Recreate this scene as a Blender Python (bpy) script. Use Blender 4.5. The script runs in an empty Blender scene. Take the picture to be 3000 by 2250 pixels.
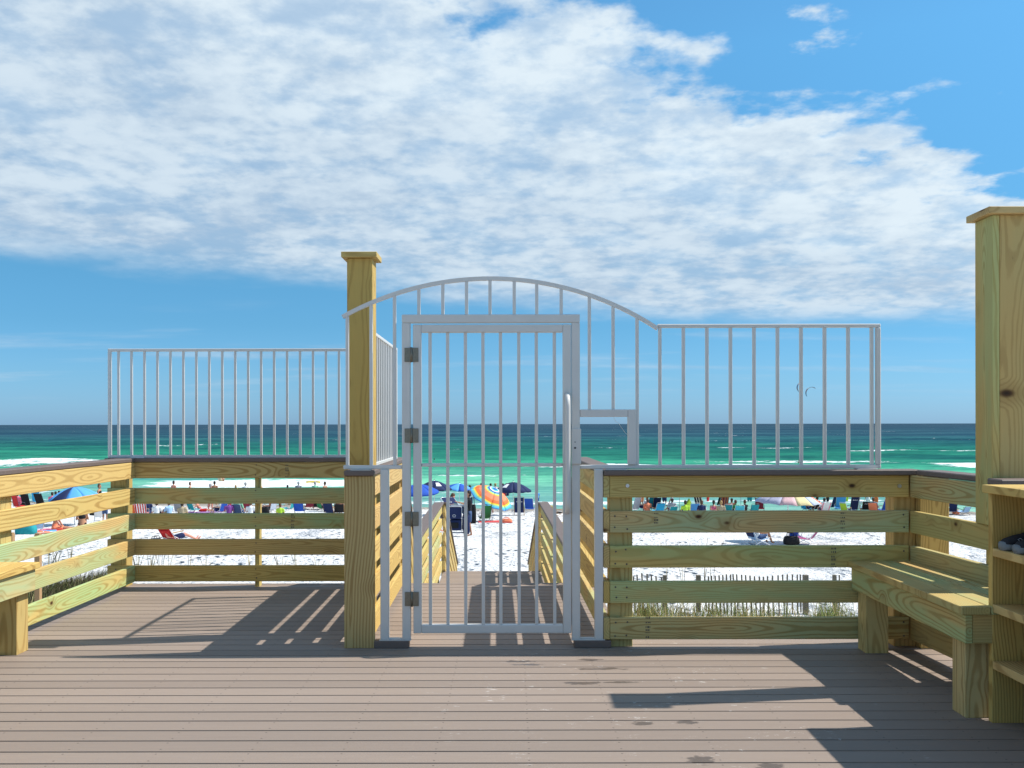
import bpy, bmesh, math, random
from mathutils import Vector, Matrix, Euler
random.seed(7)
sc = bpy.context.scene
COL = sc.collection

# ------------------------------------------------------------------ camera
F = 2801.0            # focal length in photograph pixels (3000 wide)
EYE = 1.43
HZ = 1242.0
cam_d = bpy.data.cameras.new('camera'); cam = bpy.data.objects.new('camera', cam_d); COL.objects.link(cam)
cam_d.sensor_width = 36; cam_d.lens = F/3000*36
cam_d.shift_y = (HZ-1125)/3000
cam_d.clip_start = 0.05; cam_d.clip_end = 60000
cam.matrix_world = Matrix.Translation((0, 0, EYE)) @ Matrix.Rotation(math.radians(90), 4, 'X') @ Matrix.Rotation(-0.0016, 4, 'Z')
sc.camera = cam

# ------------------------------------------------------------------ sun, sky, exposure
SUN = Vector((0.79, 0.117, 1.0)).normalized()
sun_d = bpy.data.lights.new('sun', 'SUN'); sun = bpy.data.objects.new('sun', sun_d); COL.objects.link(sun)
sun_d.energy = 3.6; sun_d.angle = math.radians(0.53); sun_d.color = (1.0, 0.955, 0.88)
sun.rotation_euler = (-SUN).to_track_quat('-Z', 'Y').to_euler()
sun.location = (20, 5, 30)

world = bpy.data.worlds.new('World'); sc.world = world; world.use_nodes = True
class NT:
    """tiny node helper"""
    def __init__(s, tree): s.t = tree; s.t.nodes.clear()
    def n(s, typ, **kw):
        nd = s.t.nodes.new(typ)
        for k, v in kw.items(): setattr(nd, k, v)
        return nd
    def set(s, sock, v):
        if isinstance(v, bpy.types.NodeSocket): s.t.links.new(v, sock)
        elif v is not None:
            if hasattr(sock.default_value, '__len__') and not hasattr(v, '__len__'): v = [v]*len(sock.default_value)
            if hasattr(sock.default_value, '__len__') and len(sock.default_value) == 4 and len(v) == 3: v = (*v, 1)
            sock.default_value = v
    def m(s, op, a, b=None, c=None, clamp=False):
        nd = s.n('ShaderNodeMath', operation=op, use_clamp=clamp)
        for i, v in enumerate((a, b, c)):
            if v is not None: s.set(nd.inputs[i], v)
        return nd.outputs[0]
    def vec(s, x=0, y=0, z=0):
        nd = s.n('ShaderNodeCombineXYZ')
        for i, v in enumerate((x, y, z)): s.set(nd.inputs[i], v)
        return nd.outputs[0]
    def sep(s, v):
        nd = s.n('ShaderNodeSeparateXYZ'); s.set(nd.inputs[0], v); return nd.outputs
    def noise(s, v, scale=1, detail=3, rough=.5, lac=2, dist=0):
        nd = s.n('ShaderNodeTexNoise'); s.set(nd.inputs['Vector'], v)
        nd.inputs['Scale'].default_value = scale; nd.inputs['Detail'].default_value = detail
        nd.inputs['Roughness'].default_value = rough; nd.inputs['Lacunarity'].default_value = lac; nd.inputs['Distortion'].default_value = dist
        return nd.outputs['Fac']
    def mix(s, f, a, b, mode='MIX'):
        nd = s.n('ShaderNodeMix', data_type='RGBA', blend_type=mode)
        s.set(nd.inputs[0], f); s.set(nd.inputs[6], a); s.set(nd.inputs[7], b); return nd.outputs[2]
    def ss(s, x, lo, hi):                     # smoothstep
        nd = s.n('ShaderNodeMapRange', interpolation_type='SMOOTHSTEP')
        s.set(nd.inputs[0], x); s.set(nd.inputs[1], lo); s.set(nd.inputs[2], hi); return nd.outputs[0]
    def ramp(s, f, stops):
        nd = s.n('ShaderNodeValToRGB'); s.set(nd.inputs[0], f); e = nd.color_ramp.elements
        while len(e) < len(stops): e.new(0.5)
        for el, (p, c) in zip(e, stops): el.position = p; el.color = (*c, 1)
        return nd.outputs[0]

w = NT(world.node_tree)
sky = w.n('ShaderNodeTexSky', sky_type='NISHITA'); sky.sun_disc = False
sky.sun_elevation = math.asin(SUN.z); sky.sun_rotation = math.atan2(SUN.x, SUN.y)
sky.altitude = 0; sky.air_density = 1.0; sky.dust_density = 0.35; sky.ozone_density = 2.2
tc = w.n('ShaderNodeTexCoord')
D = w.sep(tc.outputs['Generated'])
zc = w.m('ADD', w.m('MAXIMUM', D[2], 0.0), 0.06)      # the layer has depth, so it closes up less toward the horizon
u = w.m('DIVIDE', D[0], zc); v = w.m('DIVIDE', D[1], zc)
P = w.vec(u, v, 0)
# a deck of high cloud lying as a band across the sky, seen in the plane of the cloud layer
warp1 = w.m('SUBTRACT', w.noise(P, 1.3, 3, .5), .5)
zs0 = w.m('ADD', w.m('MAXIMUM', D[2], 0.0), 0.14)
warp2 = w.m('SUBTRACT', w.noise(w.vec(w.m('DIVIDE', D[0], zs0), w.m('DIVIDE', D[1], zs0), 3), 5.6, 6, .56), .5)
warpb = w.m('SUBTRACT', w.noise(w.vec(w.m('ADD', u, 31), v, 4), 0.4, 3, .5), .5)
d1 = w.m('ADD', w.m('MULTIPLY', w.m('SUBTRACT', u, .14), -.610), w.m('MULTIPLY', w.m('SUBTRACT', v, 1.96), .792))
d2 = w.m('ADD', w.m('MULTIPLY', w.m('ADD', u, 2.178), .506), w.m('MULTIPLY', w.m('SUBTRACT', v, 4.12), -.862))
d2 = w.m('SUBTRACT', d2, w.m('MULTIPLY', w.m('MAXIMUM', w.m('SUBTRACT', u, 1.1), 0), .62))
e1 = w.m('ADD', d1, w.m('ADD', w.m('MULTIPLY', warp1, 1.0), w.m('MULTIPLY', warp2, 1.1)))
e2 = w.m('ADD', d2, w.m('ADD', w.m('MULTIPLY', warpb, .9), w.m('ADD', w.m('MULTIPLY', warp1, .8), w.m('MULTIPLY', warp2, .35))))
m1 = w.ss(e1, -.02, .19); m2 = w.ss(e2, -.15, .75)
zs = w.m('ADD', w.m('MAXIMUM', D[2], 0.0), 0.17)        # the puffs stand up from the layer
us = w.m('DIVIDE', D[0], zs); vs_c = w.m('DIVIDE', D[1], zs)
puff = w.noise(w.vec(us, vs_c, 2.2), 6.5, 6, .55)
puff2 = w.noise(w.vec(us, vs_c, 7.7), 17.0, 5, .58)
cover = w.m('MULTIPLY', m1, m2)
body = w.ss(w.m('ADD', w.m('MULTIPLY', puff, .75), w.m('MULTIPLY', puff2, .25)), .36, .58)
dens = w.m('MULTIPLY', cover, w.m('ADD', .66, w.m('MULTIPLY', body, .30)), clamp=True)
# unseen broken cloud added overhead and behind the camera, brightens the fill light
fill_cloud = w.ss(w.m('ADD', w.m('MULTIPLY', w.noise(w.vec(u, v, 13), 1.7, 6, .56), .8), w.m('MULTIPLY', puff2, .2)), .49, .62)
fill_cloud = w.m('MULTIPLY', fill_cloud, w.m('SUBTRACT', 1, w.ss(v, 1.2, 1.85)))
# faint veil low over the sea, part of the same layer
veil = w.m('MULTIPLY', w.m('MULTIPLY', w.ss(w.noise(w.vec(w.m('MULTIPLY', u, .6), w.m('MULTIPLY', v, 1.3), 9), .9, 4), .50, .72), w.ss(v, 4.5, 7)), .35)
for (bu, bv, br_) in ((.627, 2.00, .085), (.68, 2.125, .04)):          # two loose scraps off the edge of the layer
    du = w.m('SUBTRACT', u, bu); dv = w.m('MULTIPLY', w.m('SUBTRACT', v, bv), 1.2)
    bl = w.m('ADD', w.m('SUBTRACT', br_, w.m('SQRT', w.m('ADD', w.m('MULTIPLY', du, du), w.m('MULTIPLY', dv, dv)))), w.m('MULTIPLY', w.m('ADD', warp2, w.m('MULTIPLY', w.m('SUBTRACT', puff2, .5), .6)), .35))
    dens = w.m('MAXIMUM', dens, w.m('MULTIPLY', w.ss(bl, -.01, .08), .85))
dens = w.m('MAXIMUM', w.m('MAXIMUM', dens, fill_cloud), veil)
dens = w.m('MULTIPLY', dens, w.ss(D[2], 0.012, 0.06))
corr = w.ramp(D[2], [(0.0, (.25, .48, .93)), (.047, (.24, .48, .78)), (.10, (.215, .475, .68)), (.16, (.24, .53, .67)), (.36, (.40, .83, .93)), (.6, (.48, .88, 1.0))])
skycol = w.mix(1.0, w.mix(1.0, sky.outputs[0], corr, 'MULTIPLY'), (1.03, 1.0, 1.0), 'MULTIPLY')
gap = w.noise(w.vec(us, vs_c, 5.5), 3.2, 5, .5)
lit = w.ss(w.m('ADD', w.m('MULTIPLY', gap, .40), w.m('ADD', w.m('MULTIPLY', puff, .32), w.m('MULTIPLY', puff2, .28))), .39, .61)
edge = w.m('SUBTRACT', 1.0, w.ss(e1, .1, 1.3))
lit = w.m('ADD', w.m('MULTIPLY', lit, .66), w.m('MULTIPLY', edge, .42), clamp=True)
ccol = w.mix(lit, (2.5, 3.25, 4.1), (4.35, 4.95, 5.35))
skycol = w.mix(dens, skycol, ccol)
bg = w.n('ShaderNodeBackground'); bg.inputs['Strength'].default_value = 0.11
w.set(bg.inputs['Color'], skycol)
out = w.n('ShaderNodeOutputWorld'); w.t.links.new(bg.outputs[0], out.inputs['Surface'])

world.cycles.sampling_method = 'MANUAL'; world.cycles.sample_map_resolution = 512
vs = sc.view_settings
sc.display_settings.display_device = 'sRGB'
vs.view_transform = 'Standard'; vs.look = 'None'; vs.exposure = 0.72; vs.gamma = 1; vs.use_curve_mapping = False
sc.render.engine = 'CYCLES'; sc.cycles.use_denoising = True
sc.cycles.max_bounces = 8; sc.cycles.diffuse_bounces = 4

# ------------------------------------------------------------------ materials
MATS = {}
def newmat(name):
    m = bpy.data.materials.new(name); m.use_nodes = True; MATS[name] = m
    n = NT(m.node_tree); b = n.n('ShaderNodeBsdfPrincipled'); o = n.n('ShaderNodeOutputMaterial')
    n.t.links.new(b.outputs[0], o.inputs['Surface']); return m, n, b
def plain(name, col, rough=.6, metal=0, var=.12, scale=20, spec=.4, bump=0):
    m, n, b = newmat(name)
    t = n.n('ShaderNodeTexCoord').outputs['Object']
    f = n.noise(t, scale, 4, .6)
    c = n.mix(f, [x*(1-var) for x in col], [min(1, x*(1+var)) for x in col])
    n.set(b.inputs['Base Color'], c)
    b.inputs['Roughness'].default_value = rough; b.inputs['Metallic'].default_value = metal
    b.inputs['Specular IOR Level'].default_value = spec
    if bump:
        bp = n.n('ShaderNodeBump'); bp.inputs['Strength'].default_value = bump; bp.inputs['Distance'].default_value = .002
        n.set(bp.inputs['Height'], n.noise(t, scale*6, 3)); n.t.links.new(bp.outputs[0], b.inputs['Normal'])
    return m

def wood_mat():
    m, n, b = newmat('treated_pine')
    oi = n.n('ShaderNodeObjectInfo'); rnd = oi.outputs['Random']
    sepc = n.n('ShaderNodeSeparateColor'); n.t.links.new(oi.outputs['Color'], sepc.inputs[0])
    t = n.sep(n.n('ShaderNodeTexCoord').outputs['Object'])
    off = n.m('MULTIPLY', rnd, 83.0)
    x = n.m('ADD', t[0], off)
    n1 = n.m('MULTIPLY', n.m('SUBTRACT', n.noise(n.vec(x, off, 0), .75, 1.2, .4), .5), .34)
    n2 = n.m('MULTIPLY', n.m('SUBTRACT', n.noise(n.vec(x, off, 9), .6, 1.2, .4), .5), .20)
    wob = n.m('MULTIPLY', n.m('SUBTRACT', n.noise(n.vec(n.m('MULTIPLY', x, 5), n.m('MULTIPLY', t[1], 16), n.m('MULTIPLY', t[2], 16)), 1, 3, .5), .5), .012)
    # knots
    vo = n.n('ShaderNodeTexVoronoi'); vo.feature = 'F1'; vo.inputs['Randomness'].default_value = 1
    n.set(vo.inputs['Vector'], n.vec(n.m('MULTIPLY', x, 4.2), n.m('MULTIPLY', t[1], 2.2), n.m('MULTIPLY', t[2], 7.0)))
    vo.inputs['Scale'].default_value = 1
    kd = vo.outputs['Distance']
    kr = n.sep(vo.outputs['Color'])
    has = n.ss(kr[0], .70, .72)
    kn = n.m('MULTIPLY', n.m('SUBTRACT', 1, n.ss(kd, .05, .13)), has)
    halo = n.m('MULTIPLY', n.m('SUBTRACT', 1, n.ss(kd, .05, .42)), has)
    yy = n.m('ADD', n.m('ADD', t[1], n1), .035); zz = n.m('ADD', t[2], n2)
    r = n.m('SQRT', n.m('ADD', n.m('MULTIPLY', yy, yy), n.m('MULTIPLY', zz, zz)))
    r = n.m('ADD', n.m('ADD', r, wob), n.m('MULTIPLY', halo, .028))
    ph = n.m('MULTIPLY', r, n.m('ADD', 270, n.m('MULTIPLY', n.m('FRACT', n.m('MULTIPLY', rnd, 17.3)), 330)))
    s1 = n.m('ADD', n.m('MULTIPLY', n.m('SINE', ph), .5), .5)
    late = n.ss(s1, .45, .98)
    amp = n.m('ADD', n.m('MULTIPLY', n.m('FRACT', n.m('MULTIPLY', rnd, 7.7)), .45), n.m('MULTIPLY', n.noise(n.vec(x, n.m('MULTIPLY', t[2], 9), off), 2.3, 2), .8))
    late = n.m('MULTIPLY', late, amp, clamp=True)
    fib = n.noise(n.vec(n.m('MULTIPLY', x, 7), n.m('MULTIPLY', t[1], 260), n.m('MULTIPLY', t[2], 260)), 1, 3, .6)
    early = n.mix(rnd, (.62, .435, .185), (.60, .40, .150))
    c = n.mix(late, early, (.365, .215, .075))
    c = n.mix(n.m('MULTIPLY', fib, .30), c, (.30, .19, .06))
    gm = n.m('MULTIPLY', n.ss(n.noise(n.vec(x, n.m('MULTIPLY', t[1], 3), n.m('MULTIPLY', t[2], 5)), 1.1, 3, .55), .30, .62), sepc.outputs[2])
    grn = n.mix(late, (.34, .47, .25), (.30, .28, .10))
    c = n.mix(gm, c, grn)
    kcol = n.mix(n.ss(kd, .0, .09), (.035, .018, .010), (.115, .055, .02))
    c = n.mix(n.m('MULTIPLY', halo, .38), c, (.24, .125, .035))
    c = n.mix(kn, c, kcol)
    # small dark dents and smudges from handling
    sm = n.ss(n.noise(n.vec(n.m('MULTIPLY', x, 9), n.m('MULTIPLY', t[1], 30), n.m('MULTIPLY', t[2], 30)), 1, 4, .6), .70, .80)
    c = n.mix(n.m('MULTIPLY', sm, .55), c, (.10, .075, .04))
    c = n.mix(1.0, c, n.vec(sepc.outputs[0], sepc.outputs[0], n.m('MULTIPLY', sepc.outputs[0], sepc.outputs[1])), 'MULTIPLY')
    n.set(b.inputs['Base Color'], c); b.inputs['Roughness'].default_value = .72; b.inputs['Specular IOR Level'].default_value = .25
    bp = n.n('ShaderNodeBump'); bp.inputs['Strength'].default_value = .35; bp.inputs['Distance'].default_value = .0015
    n.set(bp.inputs['Height'], n.m('ADD', n.m('MULTIPLY', late, .5), fib)); n.t.links.new(bp.outputs[0], b.inputs['Normal'])
    return m
WOOD = wood_mat()

def composite_mat():
    m, n, b = newmat('brown_composite')
    oi = n.n('ShaderNodeObjectInfo'); rnd = oi.outputs['Random']
    t = n.sep(n.n('ShaderNodeTexCoord').outputs['Object'])
    g = n.sep(n.n('ShaderNodeNewGeometry').outputs['Position'])
    pos = n.vec(g[0], g[1], 0)
    off = n.m('MULTIPLY', rnd, 57.0)
    st = n.noise(n.vec(n.m('ADD', n.m('MULTIPLY', t[0], 3), off), n.m('MULTIPLY', t[1], 170), n.m('MULTIPLY', t[2], 170)), 1, 4, .65)
    bl = n.noise(n.vec(n.m('ADD', n.m('MULTIPLY', t[0], .8), off), n.m('MULTIPLY', t[1], 6), 0), 1.4, 4, .6)
    c = n.mix(st, (.225, .170, .132), (.330, .258, .206))
    c = n.mix(n.m('MULTIPLY', bl, .5), c, (.250, .200, .168))
    br = n.m('ADD', .88, n.m('MULTIPLY', rnd, .22)); c = n.mix(1.0, c, n.vec(br, br, br), 'MULTIPLY')
    # screw heads in two rows per board on joists 0.405 m apart
    dx = n.m('SUBTRACT', n.m('FRACT', n.m('ADD', n.m('DIVIDE', n.m('ADD', g[0], n.m('MULTIPLY', n.noise(n.vec(off, g[0], 0), .7, 1), .02)), .405), 50.3)), .5)
    dx = n.m('MULTIPLY', dx, .405)
    dy = n.m('SUBTRACT', n.m('ABSOLUTE', t[1]), .042)
    dd = n.m('SQRT', n.m('ADD', n.m('MULTIPLY', dx, dx), n.m('MULTIPLY', dy, dy)))
    scr = n.m('SUBTRACT', 1, n.ss(dd, .003, .0065))
    c = n.mix(n.m('MULTIPLY', scr, .55), c, (.03, .022, .018))
    # trodden white sand and a few wet footprints in front of the gate
    def blob(cx, cy, rx, ry):
        a = n.m('DIVIDE', n.m('SUBTRACT', g[0], cx), rx); bb = n.m('DIVIDE', n.m('SUBTRACT', g[1], cy), ry)
        return n.m('SQRT', n.m('ADD', n.m('MULTIPLY', a, a), n.m('MULTIPLY', bb, bb)))
    path = n.m('SUBTRACT', 1, n.ss(blob(.75, 5.0, 1.5, 2.4), .4, 1.0))
    clump = n.ss(n.noise(pos, 4.2, 3, .6), .52, .62)
    sp = n.ss(n.noise(n.vec(n.m('MULTIPLY', g[0], .42), g[1], 3), 30, 6, .78), .575, .635)
    sand = n.m('MULTIPLY', n.m('MULTIPLY', sp, clump), path)
    c = n.mix(n.m('MULTIPLY', sand, .7), c, (.66, .63, .58))
    wob = n.m('MULTIPLY', n.m('SUBTRACT', n.noise(n.vec(n.m('MULTIPLY', g[0], .6), g[1], 2), 26, 4, .65), .5), 3.2)
    wet = None
    for (cx, cy, rx, ry) in [(.46, 5.80, .07, .028), (.04, 5.76, .09, .022), (.52, 5.58, .14, .022), (.38, 5.27, .09, .030), (.60, 5.29, .08, .020),
                             (.62, 4.56, .05, .030), (.83, 4.58, .055, .025), (.80, 4.06, .06, .045), (1.08, 3.99, .06, .030), (.10, 5.68, .10, .02)]:
        q = n.m('SUBTRACT', 1, n.ss(n.m('ADD', blob(cx, cy, rx, ry), wob), .75, 1.15))
        wet = q if wet is None else n.m('MAXIMUM', wet, q)
    c = n.mix(n.m('MULTIPLY', wet, .72), c, (.07, .052, .042))
    n.set(b.inputs['Base Color'], c)
    rr = n.m('SUBTRACT', .66, n.m('MULTIPLY', wet, .3)); n.set(b.inputs['Roughness'], rr)
    b.inputs['Specular IOR Level'].default_value = .35
    bp = n.n('ShaderNodeBump'); bp.inputs['Strength'].default_value = .4; bp.inputs['Distance'].default_value = .001
    n.set(bp.inputs['Height'], n.m('ADD', st, n.m('MULTIPLY', scr, -2))); n.t.links.new(bp.outputs[0], b.inputs['Normal'])
    return m
COMP = composite_mat()
CAPB = plain('dark_brown_cap_board', (.150, .112, .095), .62, 0, .14, 26, .35, .3)

def white_metal():
    m, n, b = newmat('white_powder_coat')
    t = n.n('ShaderNodeTexCoord').outputs['Object']
    f = n.noise(t, 9, 4, .6); g = n.ss(n.noise(t, 60, 4, .7), .66, .76)
    c = n.mix(f, (.58, .56, .525), (.65, .625, .59)); c = n.mix(n.m('MULTIPLY', g, .22), c, (.45, .40, .34))
    n.set(b.inputs['Base Color'], c); b.inputs['Roughness'].default_value = .38; b.inputs['Specular IOR Level'].default_value = .45
    return m
WHITE = white_metal()
HINGE = plain('stained_steel', (.21, .19, .15), .42, .75, .35, 60)
DARK = plain('dark_void', (.012, .012, .014), .5)
GALV = plain('galvanised_bolt', (.55, .56, .56), .35, .8)
INK = plain('faded_ink', (.11, .10, .075), .8)

# ------------------------------------------------------------------ object helpers
def tag(o, label=None, cat=None, group=None, kind=None):
    if label: o['label'] = label
    if cat: o['category'] = cat
    if group: o['group'] = group
    if kind: o['kind'] = kind
    return o
def thing(name, label, cat, loc=(0, 0, 0), group=None, kind=None, rz=0):
    o = bpy.data.objects.new(name, None); COL.objects.link(o); o.location = loc; o.rotation_euler = (0, 0, rz)
    o.empty_display_size = .1
    return tag(o, label, cat, group, kind)
def link(name, me, parent=None, M=None, mat=None, color=None):
    o = bpy.data.objects.new(name, me); COL.objects.link(o)
    if mat and not me.materials: me.materials.append(mat)
    if parent: o.parent = parent
    if M is not None: o.matrix_local = M
    if color: o.color = color
    return o
BOX = {}
def box_mesh(lx, ly, lz, mat, bev=.003):
    key = (round(lx, 4), round(ly, 4), round(lz, 4), mat.name, bev)
    if key in BOX: return BOX[key]
    b = min(bev, lx*.3, ly*.3, lz*.3)
    hx, hy, hz = lx/2, ly/2, lz/2
    V = []
    for sx in (-1, 1):
        for sy in (-1, 1):
            for sz in (-1, 1):
                V += [(sx*hx, sy*(hy-b), sz*(hz-b)), (sx*(hx-b), sy*hy, sz*(hz-b)), (sx*(hx-b), sy*(hy-b), sz*hz)]
    bm = bmesh.new(); vs_ = [bm.verts.new(p) for p in V]
    bmesh.ops.convex_hull(bm, input=vs_)
    bmesh.ops.dissolve_limit(bm, angle_limit=.02, verts=bm.verts, edges=bm.edges)
    bmesh.ops.recalc_face_normals(bm, faces=bm.faces)
    me = bpy.data.meshes.new('box'); bm.to_mesh(me); bm.free(); me.materials.append(mat); BOX[key] = me
    return me
def beam(name, parent, p0, p1, wd, ht, mat, color=None, bev=.003, roll=None):
    """straight piece from p0 to p1 (world); wd = horizontal thickness (X for uprights), ht = vertical size (Y for uprights)"""
    p0 = Vector(p0); p1 = Vector(p1); d = p1-p0; L = d.length; d.normalize()
    if abs(d.z) > .98: y = Vector((1, 0, 0))
    else: y = Vector((0, 0, 1)).cross(d).normalized()
    z = d.cross(y).normalized(); y = z.cross(d)
    R = Matrix((d, y, z)).transposed().to_4x4()
    if roll: R = R @ Matrix.Rotation(roll, 4, 'X')
    c = (p0+p1)/2 - (parent.location if parent else Vector())
    M = Matrix.Translation(c) @ R
    if parent and parent.rotation_euler.z: M = Matrix.Rotation(-parent.rotation_euler.z, 4, 'Z') @ M
    return link(name, box_mesh(L, wd, ht, mat, bev), parent, M, None, color)
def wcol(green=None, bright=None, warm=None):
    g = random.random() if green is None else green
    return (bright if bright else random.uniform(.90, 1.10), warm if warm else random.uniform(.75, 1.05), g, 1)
def mesh_obj(name, V, Fc, mat, parent=None, smooth=False, M=None):
    me = bpy.data.meshes.new(name); me.from_pydata([tuple(p) for p in V], [], Fc); me.update()
    mats = mat if isinstance(mat, (list, tuple)) else [mat]
    for q in mats: me.materials.append(q)
    if smooth: me.polygons.foreach_set('use_smooth', [True]*len(me.polygons))
    return link(name, me, parent, M)
def tube_geo(pts, r, n=8, closed=False):
    V, Fc = [], []; pts = [Vector(p) for p in pts]; N = len(pts); prev = None
    for i, p in enumerate(pts):
        if closed: d = pts[(i+1) % N]-pts[i-1]
        else: d = pts[min(i+1, N-1)]-pts[max(i-1, 0)]
        d.normalize()
        a = prev - d*prev.dot(d) if prev is not None else d.orthogonal()
        if a.length < 1e-6: a = d.orthogonal()
        a.normalize(); prev = a; bb = d.cross(a)
        for k in range(n):
            t = 2*math.pi*k/n; V.append(p + a*(r*math.cos(t)) + bb*(r*math.sin(t)))
    for i in range(N if closed else N-1):
        j = (i+1) % N
        for k in range(n): Fc.append((i*n+k, i*n+(k+1) % n, j*n+(k+1) % n, j*n+k))
    if not closed: Fc += [tuple(range(n-1, -1, -1)), tuple((N-1)*n+k for k in range(n))]
    return V, Fc
def tube(name, parent, pts, r, mat, n=8, closed=False, M=None):
    V, Fc = tube_geo(pts, r, n, closed); return mesh_obj(name, V, Fc, mat, parent, True, M)
def loc(parent, p): return Vector(p)-parent.location

# ------------------------------------------------------------------ ground, sea
PTS = [(-60, -2.3), (-5, -2.2), (9, -2.25), (15, -2.35), (20, -2.5), (28, -2.75), (37, -3.0), (48, -3.6), (60, -4.25), (68, -4.6), (80, -5.3), (120, -7), (400, -14)]
SEA = -4.6
def lerp_pts(y):
    for (a, za), (b, zb) in zip(PTS, PTS[1:]):
        if y <= b: return za+(zb-za)*max(0, (y-a)/(b-a))
    return PTS[-1][1]
def zg(x, y):
    k = min(1, max(0, (y-30)/30)); ye = y + max(-10, min(3, .2*x))*k
    return lerp_pts(ye) + .05*math.sin(x*.5+y*.31)*math.sin(y*.43-x*.22)*(1 if y < 60 else .3)
def at(px, py):
    """point of the beach seen at a photograph pixel"""
    lo, hi = 9.0, 140.0; hz = HZ + (1500-px)*.0016
    f = lambda Y: EYE-(py-hz)*Y/F - zg((px-1500)*Y/F, Y)
    Y = 10.0
    while Y < 140 and f(Y) > 0: Y += .25
    return Vector(((px-1500)*Y/F, Y, zg((px-1500)*Y/F, Y)))

def sand_mat():
    m, n, b = newmat('white_quartz_sand')
    g = n.n('ShaderNodeNewGeometry').outputs['Position']; q = n.sep(g)
    base = n.mix(n.noise(g, .8, 4), (.74, .725, .70), (.80, .79, .77))
    wetm = n.m('SUBTRACT', 1, n.ss(q[2], SEA+.06, SEA+.35)); base = n.mix(wetm, base, (.34, .30, .25))
    vo = n.n('ShaderNodeTexVoronoi'); vo.inputs['Scale'].default_value = 2.1; n.set(vo.inputs['Vector'], n.vec(q[0], n.m('MULTIPLY', q[1], .8), 0))
    pit = n.ss(vo.outputs['Distance'], .05, .34)
    vo2 = n.n('ShaderNodeTexVoronoi'); vo2.inputs['Scale'].default_value = 4.3; n.set(vo2.inputs['Vector'], n.vec(q[0], q[1], 4))
    pit2 = n.ss(vo2.outputs['Distance'], .04, .30)
    many = n.ss(n.noise(n.vec(q[0], q[1], 2), .20, 3), .40, .58)
    h = n.m('ADD', n.m('MULTIPLY', n.m('ADD', n.m('MULTIPLY', pit, 1.0), n.m('MULTIPLY', pit2, .45)), many), n.m('MULTIPLY', n.noise(g, 5, 5, .6), .55))
    bp = n.n('ShaderNodeBump'); bp.inputs['Strength'].default_value = 1; bp.inputs['Distance'].default_value = .45
    n.set(bp.inputs['Height'], h); n.t.links.new(bp.outputs[0], b.inputs['Normal'])
    # dark specks painted into the colour as extra footprint shade
    foot_shade = n.ss(n.noise(n.vec(q[0], n.m('MULTIPLY', q[1], .6), 8), 9, 4, .7), .71, .75)
    base = n.mix(n.m('MULTIPLY', foot_shade, n.m('MULTIPLY', many, .6)), base, (.20, .17, .13))
    n.set(b.inputs['Base Color'], base); b.inputs['Roughness'].default_value = .95; b.inputs['Specular IOR Level'].default_value = .1
    return m
def build_ground():
    V, Fc = [], []; ys = []; y = -60.0
    while y < 130:
        ys.append(y); y += .5 if 8 < y < 75 else 3.0
    ys += [200, 400]
    xs = [-900, -400, -200, -120] + [-80+1.0*i for i in range(161)] + [120, 200, 400, 900]
    rnd = random.Random(3)
    for yy in ys:
        for xx in xs:
            V.append((xx, yy, zg(xx, yy) + (rnd.uniform(-.035, .035) if 8 < yy < 66 else 0)))
    nx = len(xs)
    for j in range(len(ys)-1):
        for i in range(nx-1): Fc.append((j*nx+i, j*nx+i+1, (j+1)*nx+i+1, (j+1)*nx+i))
    o = mesh_obj('beach_sand', V, Fc, sand_mat(), None, True); tag(o, 'white footprint-pocked quartz sand of the beach', 'sand', kind='structure')
build_ground()

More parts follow.
